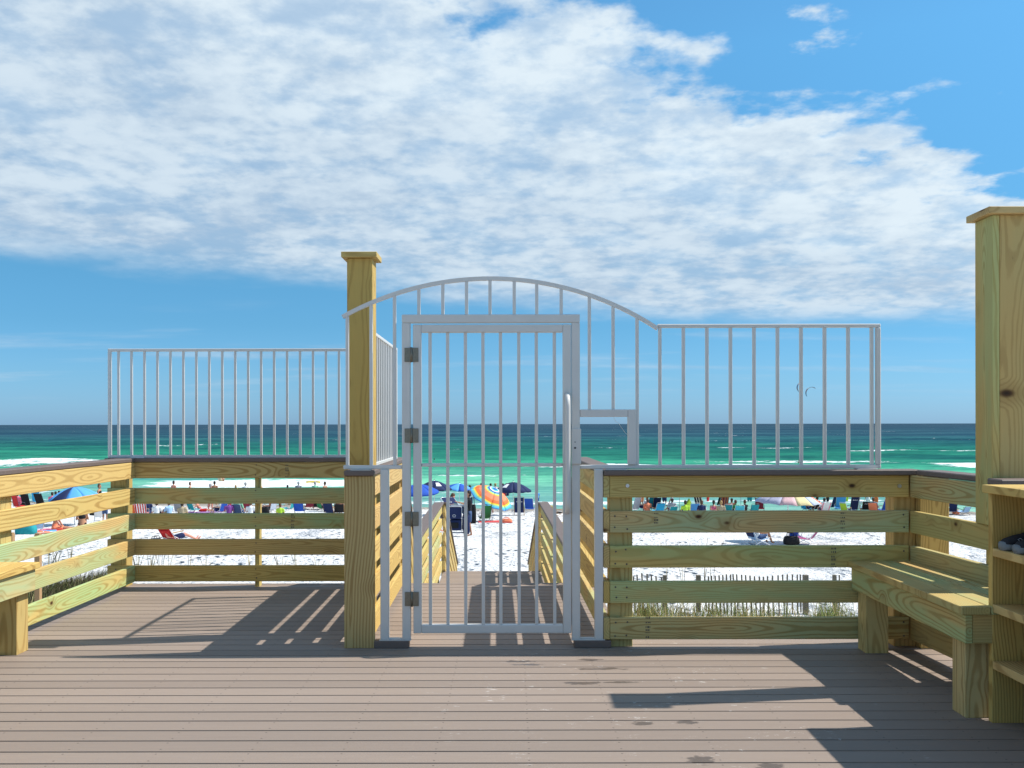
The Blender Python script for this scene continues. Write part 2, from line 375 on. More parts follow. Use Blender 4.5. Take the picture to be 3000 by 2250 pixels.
def sea_mat():
    m, n, b = newmat('gulf_water')
    g = n.n('ShaderNodeNewGeometry').outputs['Position']; q = n.sep(g)
    wobv = n.m('SUBTRACT', n.noise(n.vec(n.m('MULTIPLY', q[0], .012), n.m('MULTIPLY', q[1], .035), 0), 1, 4, .6), .5)
    ly = n.m('LOGARITHM', n.m('MAXIMUM', n.m('ADD', q[1], n.m('MULTIPLY', q[0], .10)), 20), 10)
    ly = n.m('ADD', ly, n.m('MULTIPLY', wobv, .20))
    f = n.m('DIVIDE', n.m('SUBTRACT', ly, 1.78), 1.9, clamp=True)       # 60 m .. 4.8 km
    c = n.ramp(f, [(0.0, (.27, .47, .36)), (.07, (.18, .44, .33)), (.13, (.10, .37, .25)), (.19, (.030, .235, .155)), (.26, (.016, .165, .115)),
                   (.33, (.014, .135, .110)), (.40, (.018, .100, .112)), (.50, (.022, .078, .108)), (.72, (.025, .066, .098)), (1.0, (.030, .068, .100))])
    swell = n.noise(n.vec(n.m('MULTIPLY', q[0], .035), n.m('MULTIPLY', q[1], .16), 3), 1, 4, .6)
    c = n.mix(n.m('MULTIPLY', n.ss(swell, .42, .66), .85), c, n.mix(1.0, c, (.50, .60, .68), 'MULTIPLY'))
    chop = n.noise(n.vec(n.m('MULTIPLY', q[0], .5), n.m('MULTIPLY', q[1], 1.1), 3), 1, 3, .6)
    c = n.mix(n.m('MULTIPLY', n.ss(chop, .46, .72), .6), c, n.mix(1.0, c, (.55, .62, .70), 'MULTIPLY'))
    sw2 = n.noise(n.vec(n.m('MULTIPLY', q[0], .005), n.m('MULTIPLY', q[1], .011), 21), 1, 12, .80)
    c = n.mix(n.m('MULTIPLY', n.ss(sw2, .50, .57), .8), c, n.mix(1.0, c, (1.7, 1.5, 1.35), 'MULTIPLY'))
    c = n.mix(n.m('MULTIPLY', n.m('SUBTRACT', 1, n.ss(sw2, .43, .50)), .8), c, n.mix(1.0, c, (.5, .62, .8), 'MULTIPLY'))
    # breaker foam
    fo = n.noise(n.vec(n.m('MULTIPLY', q[0], .09), n.m('MULTIPLY', q[1], .30), 6), 1, 6, .68)
    fine = n.noise(n.vec(n.m('MULTIPLY', q[0], .8), n.m('MULTIPLY', q[1], .9), 1), 1, 4, .7)
    wav = n.m('MULTIPLY', n.m('SUBTRACT', n.noise(n.vec(n.m('MULTIPLY', q[0], .02), 0, 5), 1, 3), .5), 16)
    yy = n.m('ADD', q[1], wav)
    foam = None
    # (distance, half width, x centre, x half extent, threshold shift)
    for (yb, hw, xc, xw, sh) in [(152, 20, -104, 46, .19), (136, 4.5, 0, 60, .14), (137, 13, 76, 18, .22), (150, 5, 44, 22, .14), (150, 6, -40, 20, .10), (99, 9, -25, 15, .22), (112, 4, 20, 50, .08), (95, 2.5, 8, 60, .05), (84, 2, -30, 50, .10), (73, 2.5, 0, 90, .12), (76, 2, -50, 30, .14), (230, 2, 70, 30, .12), (205, 2, 95, 30, .12)]:
        a = n.m('SUBTRACT', 1, n.ss(n.m('ABSOLUTE', n.m('SUBTRACT', yy, yb)), hw*.4, hw))
        bb = n.m('SUBTRACT', 1, n.ss(n.m('ABSOLUTE', n.m('SUBTRACT', q[0], xc)), xw*.6, xw))
        k = n.m('MULTIPLY', n.m('MULTIPLY', a, bb), sh)
        foam = k if foam is None else n.m('MAXIMUM', foam, k)
    fm = n.ss(n.m('ADD', n.m('ADD', n.m('MULTIPLY', fo, .6), n.m('MULTIPLY', fine, .4)), foam), .59, .68)
    fm = n.m('MULTIPLY', fm, n.ss(foam, .01, .06))
    # whitecaps far out
    wc = n.noise(n.vec(n.m('MULTIPLY', q[0], .02), n.m('MULTIPLY', q[1], .016), 11), 1, 10, .82)
    wcm = n.m('MULTIPLY', n.ss(wc, .625, .65), n.ss(q[1], 150, 240))
    fm = n.m('MAXIMUM', fm, n.m('MULTIPLY', wcm, .75))
    c = n.mix(fm, c, (.80, .83, .83))
    bp = n.n('ShaderNodeBump'); bp.inputs['Strength'].default_value = .9; bp.inputs['Distance'].default_value = .5
    n.set(bp.inputs['Height'], n.m('ADD', n.m('MULTIPLY', chop, .35), n.noise(n.vec(n.m('MULTIPLY', q[0], .12), n.m('MULTIPLY', q[1], .4), 0), 1, 4, .6)))
    df = n.n('ShaderNodeBsdfDiffuse'); gl = n.n('ShaderNodeBsdfGlossy'); mx = n.n('ShaderNodeMixShader')
    n.set(df.inputs['Color'], c); gl.inputs['Roughness'].default_value = .3; mx.inputs[0].default_value = .035
    for q_ in (df, gl): n.t.links.new(bp.outputs[0], q_.inputs['Normal'])
    n.t.links.new(df.outputs[0], mx.inputs[1]); n.t.links.new(gl.outputs[0], mx.inputs[2])
    on = [x for x in n.t.nodes if x.bl_idname == 'ShaderNodeOutputMaterial'][0]; n.t.links.new(mx.outputs[0], on.inputs['Surface']); n.t.nodes.remove(b)
    return m
def build_sea():
    ys = []; y = 58.0
    while y < 420: ys.append(y); y += .6 if y < 170 else 1.6
    while y < 26000: ys.append(y); y *= 1.09
    ys.append(26000); nx = 150; V, Fc = [], []
    for yy in ys:
        for i in range(nx+1):
            xx = (i/nx*2-1)*(60+yy*1.0)
            fadeh = 1.5*min(1, max(0, (yy-70)/40)) * min(1, 400/yy)
            ph = .55*yy + 1.6*math.sin(xx*.021)+.8*math.sin(xx*.06+1) + .9*math.sin(yy*.031)
            h = .20*max(0, math.sin(ph))**2*(.6+.4*math.sin(xx*.045+yy*.02)) + .07*math.sin(xx*.33+yy*.7)
            V.append((xx, yy, SEA+h*fadeh))
    for j in range(len(ys)-1):
        for i in range(nx): Fc.append((j*(nx+1)+i, j*(nx+1)+i+1, (j+1)*(nx+1)+i+1, (j+1)*(nx+1)+i))
    o = mesh_obj('sea', V, Fc, sea_mat(), None, True); tag(o, 'emerald sea turning deep blue toward the horizon', 'sea', kind='structure')
build_sea()

# ------------------------------------------------------------------ deck floors
PITCH = .1445; S0 = 4.04
deck = thing('deck', 'brown composite board deck floor with dark gaps between boards', 'deck', (0, 4, 0), kind='structure')
k = -38
while True:
    y0 = S0+k*PITCH; y1 = y0+PITCH-.0135; k += 1
    if y0 >= 8.55: break
    y1 = min(y1, 8.6)
    x0, x1 = -3.46, (3.4 if y0 < 5.15 else 2.86)
    if y0 > 6.25: x1 = .74
    beam('deck_board', deck, (x0, (y0+y1)/2, -.0125), (x1, (y0+y1)/2, -.0125), y1-y0, .025, COMP, bev=.0015)
def joist(p0, p1): beam('joist', deck, p0, p1, .038, .235, WOOD, wcol(.7, .6))
for x in [-3.4+.405*i for i in range(11)]: joist((x, -1.3, -.1445), (x, 8.56, -.1445))
for x in [1.055+.405*i for i in range(5)]: joist((x, -1.3, -.1445), (x, 6.27 if x < 2.8 else 5.0, -.1445))
beam('rim_board', deck, (-3.46, 8.581, -.1445), (.74, 8.581, -.1445), .036, .235, WOOD, wcol(.5, .8))
beam('rim_board', deck, (.76, 6.292, -.1445), (2.86, 6.292, -.1445), .036, .235, WOOD, wcol(.5, .8))
for x, y in [(-3.3, 8.4), (-1.2, 8.4), (.6, 8.4), (-3.3, 4.5), (-1.2, 4.5), (1, 4.5), (2.7, 6.1), (2.7, 3), (-3.3, 1), (0, 1), (2.7, .5)]:
    beam('pile', deck, (x, y, -2.5), (x, y, -.265), .19, .19, WOOD, wcol(.4, .8))

TOPS = [1.098, .873, .650, .424, .192]; BH = .139; TH = .038; CAPZ0, CAPZ1 = 1.1, 1.135
def rail(p0, p1, parent, greens, skip=(), name='rail_board', bright=None, dz=0):
    obs = []
    for i, t in enumerate(TOPS):
        if i in skip: continue
        z = t-BH/2
        obs.append(beam(name, parent, (p0[0], p0[1], z+dz), (p1[0], p1[1], z+dz), TH, BH, WOOD, wcol(greens[i], bright)))
    return obs
def cap(parent, p0, p1, wdt=.145, z=(CAPZ0+CAPZ1)/2):
    return beam('cap_board', parent, (p0[0], p0[1], z), (p1[0], p1[1], z), wdt, CAPZ1-CAPZ0, CAPB, bev=.006)
def post(parent, x0, x1, y0, y1, z0, z1, g=.3, name='post', bright=None):
    return beam(name, parent, ((x0+x1)/2, (y0+y1)/2, z0), ((x0+x1)/2, (y0+y1)/2, z1), x1-x0, y1-y0, WOOD, wcol(g, bright))
def stamp(board, lx, z0=-.06, z1=.06, seed=0):
    """short rows of mill ink on the camera face of a board"""
    r = random.Random(seed); V, Fc = [], []
    z = z0
    while z < z1:
        hgt = r.uniform(.006, .016); x = lx-.013
        while x < lx+.013:
            wd = r.uniform(.003, .009); b = len(V)
            V += [(x, -TH/2-.0006, z), (x+wd, -TH/2-.0006, z), (x+wd, -TH/2-.0006, z+hgt), (x, -TH/2-.0006, z+hgt)]; Fc.append((b, b+1, b+2, b+3)); x += wd+r.uniform(.002, .006)
        z += hgt+r.uniform(.004, .02)
    mesh_obj('ink_stamp', V, Fc, INK, board)

# --- back left railing
t = thing('wooden_railing', 'shaded horizontal board railing under the long low white picket railing', 'railing', (-2.3, 8.4, 0))
bs = rail((-3.55, 8.399), (-.96, 8.399), t, [.12, .85, .95, .08, .10], bright=.95)
stamp(bs[0], .28, seed=1); stamp(bs[2], .33, seed=2)
post(t, -3.538, -3.398, 8.42, 8.56, -.002, 1.098, .1); post(t, -2.2655, -2.2275, 8.4195, 8.508, -.002, 1.098, .4); post(t, -1.2, -1.06, 8.42, 8.56, -.002, 1.098, .2)
cap(t, (-3.57, 8.435), (-1.075, 8.435))
# --- left side railing
t = thing('wooden_railing', 'sunlit yellow and pale green board railing behind the bench in the sunny corner', 'railing', (-3.32, 6, 0))
rail((-3.324, 3.2), (-3.324, 8.378), t, [.0, .12, .92, .75, .92], bright=1.12)
post(t, -3.485, -3.345, 6.25, 6.39, -.002, 1.098, .2); post(t, -3.485, -3.345, 4.2, 4.34, -.002, 1.098, .2)
cap(t, (-3.375, 3.2), (-3.375, 8.36))
# --- right front railing
t = thing('wooden_railing', 'shaded board railing between the gate and the bench by the shoe cubby', 'railing', (1.6, 6.12, 0))
bs = rail((.624, 6.119), (2.533, 6.119), t, [.2, .72, .62, .75, .5], bright=1.02)
stamp(bs[1], .53, -.045, .05, 3); stamp(bs[2], .47, -.07, .06, 4); stamp(bs[4], -.715, -.06, .065, 5); stamp(bs[1], -.66, -.01, .06, 8)
post(t, .6235, .772, 6.1395, 6.28, -.002, 1.098, .3); post(t, 2.45, 2.59, 6.1395, 6.28, -.002, 1.098, .0); post(t, 2.593, 2.775, 6.07, 6.21, -.002, 1.098, .05)
cap(t, (.585, 6.14), (2.60, 6.14), .15)
for x, z in [(.735, 1.035), (2.47, 1.03)]:
    V, Fc = tube_geo([(0, 0, 0), (0, -.008, 0), (0, -.010, 0)], .012, 10); mesh_obj('bolt_head', V, Fc, GALV, t, False, Matrix.Translation(loc(t, (x, 6.0995, z))))
# --- right side railing, running back toward the cubby
t = thing('wooden_railing', 'shaded board railing behind the bench, running up to the tall post', 'railing', (2.57, 5.6, 0))
def rx(y): return 2.556 + (6.08-y)*.072
for i, tp in enumerate(TOPS):
    ye = 5.335 if i == 0 else 4.65
    beam('rail_board', t, (rx(6.095), 6.095, tp-BH/2), (rx(ye), ye, tp-BH/2), TH, BH, WOOD, wcol([.65, .35, .35, .5, .1][i], .95))
cap(t, (rx(6.06)+.075, 6.06), (rx(5.335)+.075, 5.335))
# --- right return railing behind the cubby
t = thing('wooden_railing', 'railing end with brown cap just behind the shoe cubby', 'railing', (3.0, 5.1, 0))
rail((2.80, 5.10), (3.4, 5.10), t, [.3]*5, bright=.9)
cap(t, (2.55, 5.06), (3.4, 5.06), .15)
post(t, 3.1, 3.24, 5.1195, 5.26, -.002, 1.098, .3)

NAIL = plain('nail_head', (.10, .085, .07), .5, .3)
def nails(t, spots, yface):
    V, Fc = tube_geo([(0, .002, 0), (0, -.0025, 0)], .0058, 8); me = bpy.data.meshes.new('nail'); me.from_pydata([tuple(p) for p in V], [], Fc); me.materials.append(NAIL)
    for (x, z) in spots: link('nail_head', me, t, Matrix.Translation(loc(t, (x+random.uniform(-.006, .006), yface, z+random.uniform(-.008, .008)))))
RAILS = [o for o in COL.objects if o.name.startswith('wooden_railing')]
nails(RAILS[0], [(x, tp-d) for x in (-3.47, -2.246, -1.13) for tp in TOPS for d in (.03, .11)], 8.380)
nails(RAILS[2], [(x, tp-d) for x in (.66, .73, 2.50) for tp in TOPS[1:] for d in (.03, .11)], 6.100)
# --- tall posts
def tallpost(label, x0, x1, y0, y1, top, notch=None):
    t = thing('tall_post', label, 'post', ((x0+x1)/2, (y0+y1)/2, 0))
    if notch:   # boxed of boards, cut back below to clear the railing
        post(t, x0, x0+.038, y0, y1, .875, top, .55, 'side_board', 1.0); post(t, x0+.0385, x1, y0, y1, .875, top, .15, 'face_board', .92)
        post(t, x0+notch, x1, y0, y1, -.002, .8745, .2, 'shaft')
    else: post(t, x0, x1, y0, y1, -.002, top, .05, 'shaft', .9)
    o = .034
    beam('post_cap', t, (x0-o, (y0+y1)/2, top+.02), (x1+o, (y0+y1)/2, top+.02), y1-y0+2*o, .038, WOOD, wcol(.1, .95))
    return t
tallpost('tall square timber post beside the white arch', -1.112, -.940, 6.45, 6.625, 2.55)
tallpost('tall boxed timber post beside the shoe cubby', 2.584, 2.79, 5.14, 5.333, 2.55, .058)

# --- walkway frame: turns slightly left going seaward
def W(x, y, z=None):
    p = (x-.018*(y-6.1), y); return p if z is None else (p[0], p[1], z)
# upper walkway railings
t = thing('wooden_railing', 'sunlit yellow board railing on the hinge side of the gateway', 'railing', (-.95, 7.3, 0))
rail(W(-.919, 6.14), W(-.919, 8.50), t, [.05, .0, .05, .0, .05], bright=1.12)
post(t, -1.08, -.9395, 6.15, 6.29, -.002, 1.098, .2); post(t, -1.12, -.982, 8.36, 8.41, -.002, 1.098, .1)
cap(t, (-.975, 6.078), W(-.99, 8.55), .19)
beam('trim_board', t, (-.976, 6.1185, 0), (-.976, 6.1185, 1.098), .193, .036, WOOD, wcol(.1, .86))
t = thing('wooden_railing', 'shaded board railing on the latch side of the gateway', 'railing', (.62, 7.3, 0))
rail(W(.603, 6.099), W(.603, 8.50), t, [.4, .1, .15, .1, .5], bright=1.0)
post(t, .585, .725, 8.36, 8.50, -.002, 1.098, .2)
cap(t, W(.648, 6.22), W(.648, 8.55), .14)
# steps and lower walkway
LZ = -.955
stairs = thing('stairs', 'short flight of brown steps just past the gateway', 'stairs', (-.2, 9.1, LZ))
for i in range(4):
    yy = 8.605+.28*i; z = -.191*(i+1)
    for j in range(2):
        yc = yy+.068+j*.139; beam('tread_board', stairs, W(-.89, yc, z-.0125), W(.575, yc, z-.0125), .134, .025, COMP, bev=.002)
    beam('riser_board', stairs, W(-.88, yy-.014, z+.0755), W(.57, yy-.014, z+.0755), .02, .15, COMP, bev=.002)
for x in (-.86, -.15, .55):
    beam('stringer', stairs, W(x, 8.66, -.42), W(x, 9.75, -1.15), .038, .26, WOOD, wcol(.3))
walk = thing('walkway', 'lower boardwalk of brown boards leading to the beach steps', 'walkway', (-.3, 12.5, LZ), kind='structure')
y = 9.725
while y < 15.4:
    beam('deck_board', walk, W(-.95, y+.069, LZ-.0125), W(.635, y+.069, LZ-.0125), .1385, .025, COMP, bev=.002); y += PITCH
for x in (-.9, -.15, .58): beam('joist', walk, W(x, 9.75, LZ-.145), W(x, 15.4, LZ-.145), .038, .235, WOOD, wcol(.5, .7))
for yv in (10.2, 12.6, 15.1):
    for x in (-.9, .58): p = W(x, yv); beam('pile', walk, (p[0], p[1], -2.6), (p[0], p[1], LZ-.265), .15, .15, WOOD, wcol(.3, .8))
bst = thing('stairs', 'long shallow flight of brown steps down to the sand', 'stairs', (-.3, 18, -2.6))
for i in range(9):
    yy = 15.42+.55*i; z = LZ-.185*(i+1)
    for j in range(4): beam('tread_board', bst, W(-.9, yy+.069+j*.138, z-.0125), W(.59, yy+.069+j*.138, z-.0125), .133, .025, COMP, bev=.002)
for x in (-.86, .55): beam('stringer', bst, W(x, 15.45, LZ-.30), W(x, 20.2, LZ-.185*9-.22), .038, .25, WOOD, wcol(.3))
def sloped(t, xin, side, ya, za, yb, zb, greens, bright, posts, nb=5, capw=.15):
    """railing whose floor runs from (ya, za) to (yb, zb); xin = inner face, side = -1 left, +1 right"""
    xc = xin + side*TH/2
    for i in range(nb):
        z = TOPS[i]-BH/2; beam('rail_board', t, W(xc, ya, za+z), W(xc, yb, zb+z), TH, BH, WOOD, wcol(greens[i], bright))
    xo = xin+side*.05
    beam('cap_board', t, W(xo, ya, za+1.1175), W(xo, yb, zb+1.1175), capw, .035, CAPB, bev=.006)
    for yp in posts:
        zf = za+(zb-za)*(yp-ya)/(yb-ya); xm = xin+side*(TH+.0705); p = W(xm, yp)
        beam('post', t, (p[0], p[1], zf-.35), (p[0], p[1], zf+1.095), .14, .14, WOOD, wcol(.2))
def seg(name_l, label, xin, side, a, b, greens, bright, posts):
    m = W(xin, (a[0]+b[0])/2); t = thing('wooden_railing', label, 'railing', (m[0], m[1], min(a[1], b[1])))
    sloped(t, xin, side, a[0], a[1], b[0], b[1], greens, bright, posts)
seg('', 'sloping railing beside the short steps, hinge side of the gateway', -.935, -1, (8.56, 0), (9.86, LZ), [.1, .2, .1, .2, .1], 1.1, [9.3])
seg('', 'sloping railing beside the short steps, latch side of the gateway', .62, 1, (8.56, 0), (9.86, LZ), [.5, .4, .5, .4, .5], 1.0, [9.3])
seg('', 'sunlit yellow and green lower boardwalk railing, brown cap', -.955, -1, (9.88, LZ), (15.3, LZ), [.5, .25, .6, .1, .3], 1.15, [10.1, 12.5, 15.05])
seg('', 'shaded lower boardwalk railing with bright sunlit board edges', .62, 1, (9.88, LZ), (15.3, LZ), [.6, .5, .6, .4, .5], 1.05, [10.1, 12.5, 15.05])
seg('', 'railing going down the beach steps below the sunlit boardwalk railing', -.91, -1, (15.33, LZ), (20.3, LZ-1.70), [.2]*5, 1.1, [17.5, 20.0])
seg('', 'railing going down the beach steps below the shaded boardwalk railing', .60, 1, (15.33, LZ), (20.3, LZ-1.70), [.2]*5, 1.05, [17.5, 20.0])

# ------------------------------------------------------------------ white metal railings and gate
def picket_rail(t, p0, p1, z0, z1, xs, ps=.019, axis='x', bar=.025):
    d = (Vector((*p1, 0))-Vector((*p0, 0)))
    beam('top_rail', t, (*p0, z1-bar/2), (*p1, z1-bar/2), bar, bar, WHITE, bev=.003)
    beam('bottom_rail', t, (*p0, z0+bar/2), (*p1, z0+bar/2), bar, bar, WHITE, bev=.003)
    for s in xs:
        q = Vector((*p0, 0))+d*s
        beam('picket', t, (q.x, q.y, z0+bar-.001), (q.x, q.y, z1-bar+.001), ps, ps, WHITE, bev=.002)
t = thing('metal_railing', 'long low white picket railing on the back railing cap', 'railing', (-2.3, 8.43, 1.135))
x0, x1 = -3.545, -1.06; xs = []
xx = -3.468
while xx < x1-.03: xs.append((xx-x0)/(x1-x0)); xx += .1143
picket_rail(t, (x0, 8.43), (x1, 8.43), 1.136, 2.098, xs)
for x in (x0-.0005, x1): beam('end_post', t, (x, 8.43, 1.1355), (x, 8.43, 2.0985), .027, .027, WHITE, bev=.003)
for x in (-3.29, -1.72): beam('foot_plate', t, (x-.06, 8.405, 1.1385), (x+.06, 8.405, 1.1385), .05, .005, WHITE, bev=.001)
t = thing('metal_railing', 'short white picket railing running seaward from the tall post by the arch', 'railing', (-.985, 7.3, 1.135))
a = Vector((-.966, 6.64)); b = Vector((-.985, 8.10)); xs = [(.06+.1143*i)/1.46 for i in range(13)]
picket_rail(t, a, b, 1.136, 2.075, xs)
for q in (a, b): beam('end_post', t, (q.x, q.y, 1.1355), (q.x, q.y, 2.0755), .027, .027, WHITE, bev=.003)

GY = 6.13
def sx(px): return (px-1500)/457.0
def sz(py): return EYE-(py-1242)/457.0
gf = thing('arched_gateway', 'white metal gate surround with arched top and picket side panel', 'gateway', (0, GY, 0))
def gb(name, xa, xb, za, zb, dep=.05, par=gf, yc=GY):   # bar given by its front rectangle
    if xb-xa > zb-za: return beam(name, par, (xa, yc, (za+zb)/2), (xb, yc, (za+zb)/2), dep, zb-za, WHITE, bev=.004)
    return beam(name, par, ((xa+xb)/2, yc, za), ((xa+xb)/2, yc, zb), xb-xa, dep, WHITE, bev=.004)
JL0, JL1, JR0, JR1, HT = -.703, -.650, .3815, .434, 2.13
gb('jamb', JL0, JL1, .052, HT-.0535); gb('jamb', JR0, JR1, .052, HT-.0535); gb('header', JL0, JR1, HT-.053, HT)
gb('leg_tube', -.843, -.789, .052, 1.141); gb('leg_tube', .527, .582, .052, 1.141)
beam('base_plate', gf, (-.85, GY, .0505), (-.648, GY, .0505), .06, .006, WHITE, bev=.001)
beam('base_plate', gf, (.379, GY, .0505), (.592, GY, .0505), .06, .006, WHITE, bev=.001)
gb('sill_bar', -.8, JL0+.01, .054, .062, .03); gb('sill_bar', JR1-.01, .54, .054, .062, .03)
gb('bottom_rail', -1.080, JL0-.001, 1.1415, 1.1665, .03); gb('bottom_rail', JR1+.001, 2.361, 1.1415, 1.1665, .03)
for xa in (-1.03, .60, 2.2): beam('foot_plate', gf, (xa, GY-.01, 1.138), (xa+.13, GY-.01, 1.138), .07, .005, WHITE, bev=.001)
AX, AZ, AR = -.14, 2.362, 1.95
def arch_z(x): return AZ-AR+math.sqrt(AR*AR-(x-AX)**2)
def arch():
    V, Fc = [], []; N = 48; h = .0125
    a0 = math.asin((-1.085-AX)/AR); a1 = math.asin((.934-AX)/AR)
    for i in range(N+1):
        th = a0+(a1-a0)*i/N; c = Vector((AX, 0, AZ-AR)); d = Vector((math.sin(th), 0, math.cos(th)))
        for (rr, yy) in ((-h, -h), (-h, h), (h, h), (h, -h)): V.append(c+d*(AR+rr)+Vector((0, yy, 0)))
    for i in range(N):
        for k in range(4): Fc.append((4*i+k, 4*i+(k+1) % 4, 4*i+4+(k+1) % 4, 4*i+4+k))
    Fc += [(3, 2, 1, 0), (4*N, 4*N+1, 4*N+2, 4*N+3)]
    mesh_obj('arch_bar', V, Fc, WHITE, gf)
arch()
gb('top_rail', .932, 2.361, 2.044, 2.068, .025)
gb('end_post', 2.331, 2.361, 1.167, 2.0435, .03)
def picket(x, z0, z1, par=gf, yc=GY, ps=.0205): beam('picket', par, (x, yc, z0), (x, yc, z1), ps, ps, WHITE, bev=.002)
for px in (1018, 1087.7, 1156.5): picket(sx(px), 1.1665, arch_z(sx(px))-.012)
for zx in (384, 481, 577, 672, 770, 861, 960): x = sx(950+zx/1.382); picket(x, HT, arch_z(x)-.012)
NB0, NB1 = sz(1221.8), sz(1200)
gb('box_bar', JR1+.001, sx(1838.6), NB0, NB1, .045); gb('box_post', sx(1838.6)+.0005, sx(1862.5), 1.167, NB1, .045)
for zx in (1074, 1170): x = sx(950+zx/1.382); picket(x, NB1, arch_z(x)-.012)
x = sx(950+1267/1.382); picket(x, 1.1665, arch_z(x)-.012)
for i in range(10): picket(sx(1650+(448+108.9*i)/1.58), 1.1665, 2.0445)
# the lock housing on the latch jamb, with its keyholes
beam('lock_box', gf, (.4095, GY-.033, 1.172), (.4095, GY-.033, 1.40), .061, .014, WHITE, bev=.006)
for py, r in ((1295, .0035), (1312, .0065)):
    V, Fc = tube_geo([(0, 0, 0), (0, -.003, 0)], r, 10); mesh_obj('keyhole', V, Fc, DARK, gf, False, Matrix.Translation(loc(gf, (.4015, GY-.0395, sz(py)))))
V = []
pts = [(sx(1803), GY-.03, sz(1199)), (sx(1798), GY-.035, sz(1212)), (sx(1797), GY-.03, sz(1225)), (sx(1802), GY-.028, sz(1235)), (sx(1811), GY-.027, sz(1240)), (sx(1820), GY-.026, sz(1254)), (sx(1830), GY-.024, sz(1268)), (sx(1839), GY-.022, sz(1276))]
tube('loose_wire', gf, [loc(gf, p) for p in pts], .0011, WHITE, 6)
for (xa, xb, nm) in [(-.882, -.660, 'left'), (.394, .631, 'right')]:
    o = beam('base_block', None, (xa, GY+.005, .0235), (xb, GY+.005, .0235), .085, .047, CAPB, bev=.004)
    tag(o, 'brown block under the hinge-side feet of the gate frame' if xa < 0 else 'brown block under the latch-side feet of the gate frame', 'block')

gt = thing('gate', 'white picket gate leaf with steel hinges, closed in its frame', 'gate', (-.13, GY, .09))
GL0, GL1, GB, GTOP = -.632, .3775, .092, 2.066
gb('stile', GL0, GL0+.052, GB, GTOP, .048, gt); gb('stile', GL1-.052, GL1, GB, GTOP, .048, gt)
gb('top_bar', GL0+.0525, GL1-.0525, GTOP-.050, GTOP-.0005, .047, gt); gb('bottom_bar', GL0+.0525, GL1-.0525, GB+.0005, GB+.054, .047, gt)
gb('middle_bar', GL0+.0525, GL1-.0525, 1.157, 1.179, .022, gt)
for zx in (429, 500, 572, 643, 714, 788, 859, 932):
    x = sx(950+zx/1.382); picket(x, GB+.054, 1.1565, gt); picket(x, 1.1795, GTOP-.05, gt)
for zc_ in (1.872, 1.357, .825, .314):
    for (xa, xb) in ((-.685, -.6455), (-.6365, -.597)): beam('hinge', gt, (xa, GY-.029, zc_), (xb, GY-.029, zc_), .006, .090, HINGE, bev=.0015)
    V, Fc = tube_geo([(0, 0, -.048), (0, 0, .048)], .0075, 10); mesh_obj('hinge_barrel', V, Fc, HINGE, gt, True, Matrix.Translation(loc(gt, (-.641, GY-.034, zc_))))
pts = []
for i in range(9):
    a = math.pi/2*i/8; pts.append((.352, GY-.03-.075*math.sin(a), 1.53+.085*math.cos(a)*1.0+.0))
pts += [(.352, GY-.105, 1.40), (.352, GY-.105, .98)]
for i in range(9):
    a = math.pi/2*i/8; pts.append((.352, GY-.03-.075*math.cos(a), .95-.08*math.sin(a)))
tube('pull_handle', gt, [loc(gt, p) for p in pts], .0165, WHITE, 14)
beam('strike_plate', gt, (.3505, GY-.0275, 1.172), (.3505, GY-.0275, 1.40), .05, .006, WHITE, bev=.002)

# ------------------------------------------------------------------ benches, cubby, shoes
t = thing('bench', 'pale green plank bench with shaded fascia, by the shoe cubby', 'bench', (2.33, 5.3, 0))
for i, (xa, xb) in enumerate([(2.138, 2.277), (2.281, 2.420), (2.424, 2.546)]):
    beam('seat_plank', t, ((xa+xb)/2, 4.55, .536), ((xa+xb)/2, 6.09, .536), xb-xa, .038, WOOD, wcol(.8 if i else .35, .95))
beam('fascia', t, (2.178, 4.56, .447), (2.178, 6.09, .447), .036, .139, WOOD, wcol(.75, 1.0))
beam('end_board', t, (2.198, 4.58, .447), (2.54, 4.58, .447), .036, .139, WOOD, wcol(.3, .9))
beam('back_board', t, (2.51, 4.6, .447), (2.51, 6.09, .447), .036, .139, WOOD, wcol(.3, .9))
for y in (5.945, 4.64): post(t, 2.199, 2.339, y, y+.14, -.002, .5165, .2, 'leg')
t = thing('bench', 'sunlit yellow bench end against the sunny side railing', 'bench', (-3.15, 5, 0))
for i, (xa, xb) in enumerate([(-3.15, -3.011), (-3.297, -3.155)]):
    beam('seat_plank', t, ((xa+xb)/2, 3.4, .536), ((xa+xb)/2, 6.10, .536), xb-xa, .038, WOOD, wcol(.05, 1.1))
beam('fascia', t, (-3.05, 3.4, .447), (-3.05, 6.08, .447), .036, .139, WOOD, wcol(.8, 1.1))
for y in (3.6, 5.93): post(t, -3.213, -3.0735, y, y+.14, -.002, .5165, .1, 'leg')
t = thing('shoe_cubby', 'open timber shoe cubby with three shelves at the end of the bench', 'shoe cubby', (2.45, 3.9, 0))
CX, CY = 2.289, 4.56
post(t, CX, CX+.33, CY, CY+.038, -.002, 1.0955, .05, 'end_panel', 1.0); post(t, CX, CX+.33, 3.2, 3.238, -.002, 1.0955, .05, 'end_panel', 1.0)
beam('top_board', t, (2.447, 3.18, 1.115), (2.447, 4.615, 1.115), .36, .038, WOOD, wcol(.0, 1.05))
for z in (.834, .567, .296): beam('shelf', t, (2.435, 3.2385, z-.019), (2.435, 4.5595, z-.019), .29, .038, WOOD, wcol(.05, 1.1))
beam('back_panel', t, (2.605, 3.2385, .55), (2.605, 4.5595, .55), .018, 1.09, WOOD, wcol(.0, .95))
UPPER = plain('black_knit', (.012, .013, .018), .8, 0, .4, 90); SOLE = plain('grey_rubber', (.17, .19, .20), .7, 0, .15, 40); LOGO = plain('logo_white', (.6, .62, .64), .5)
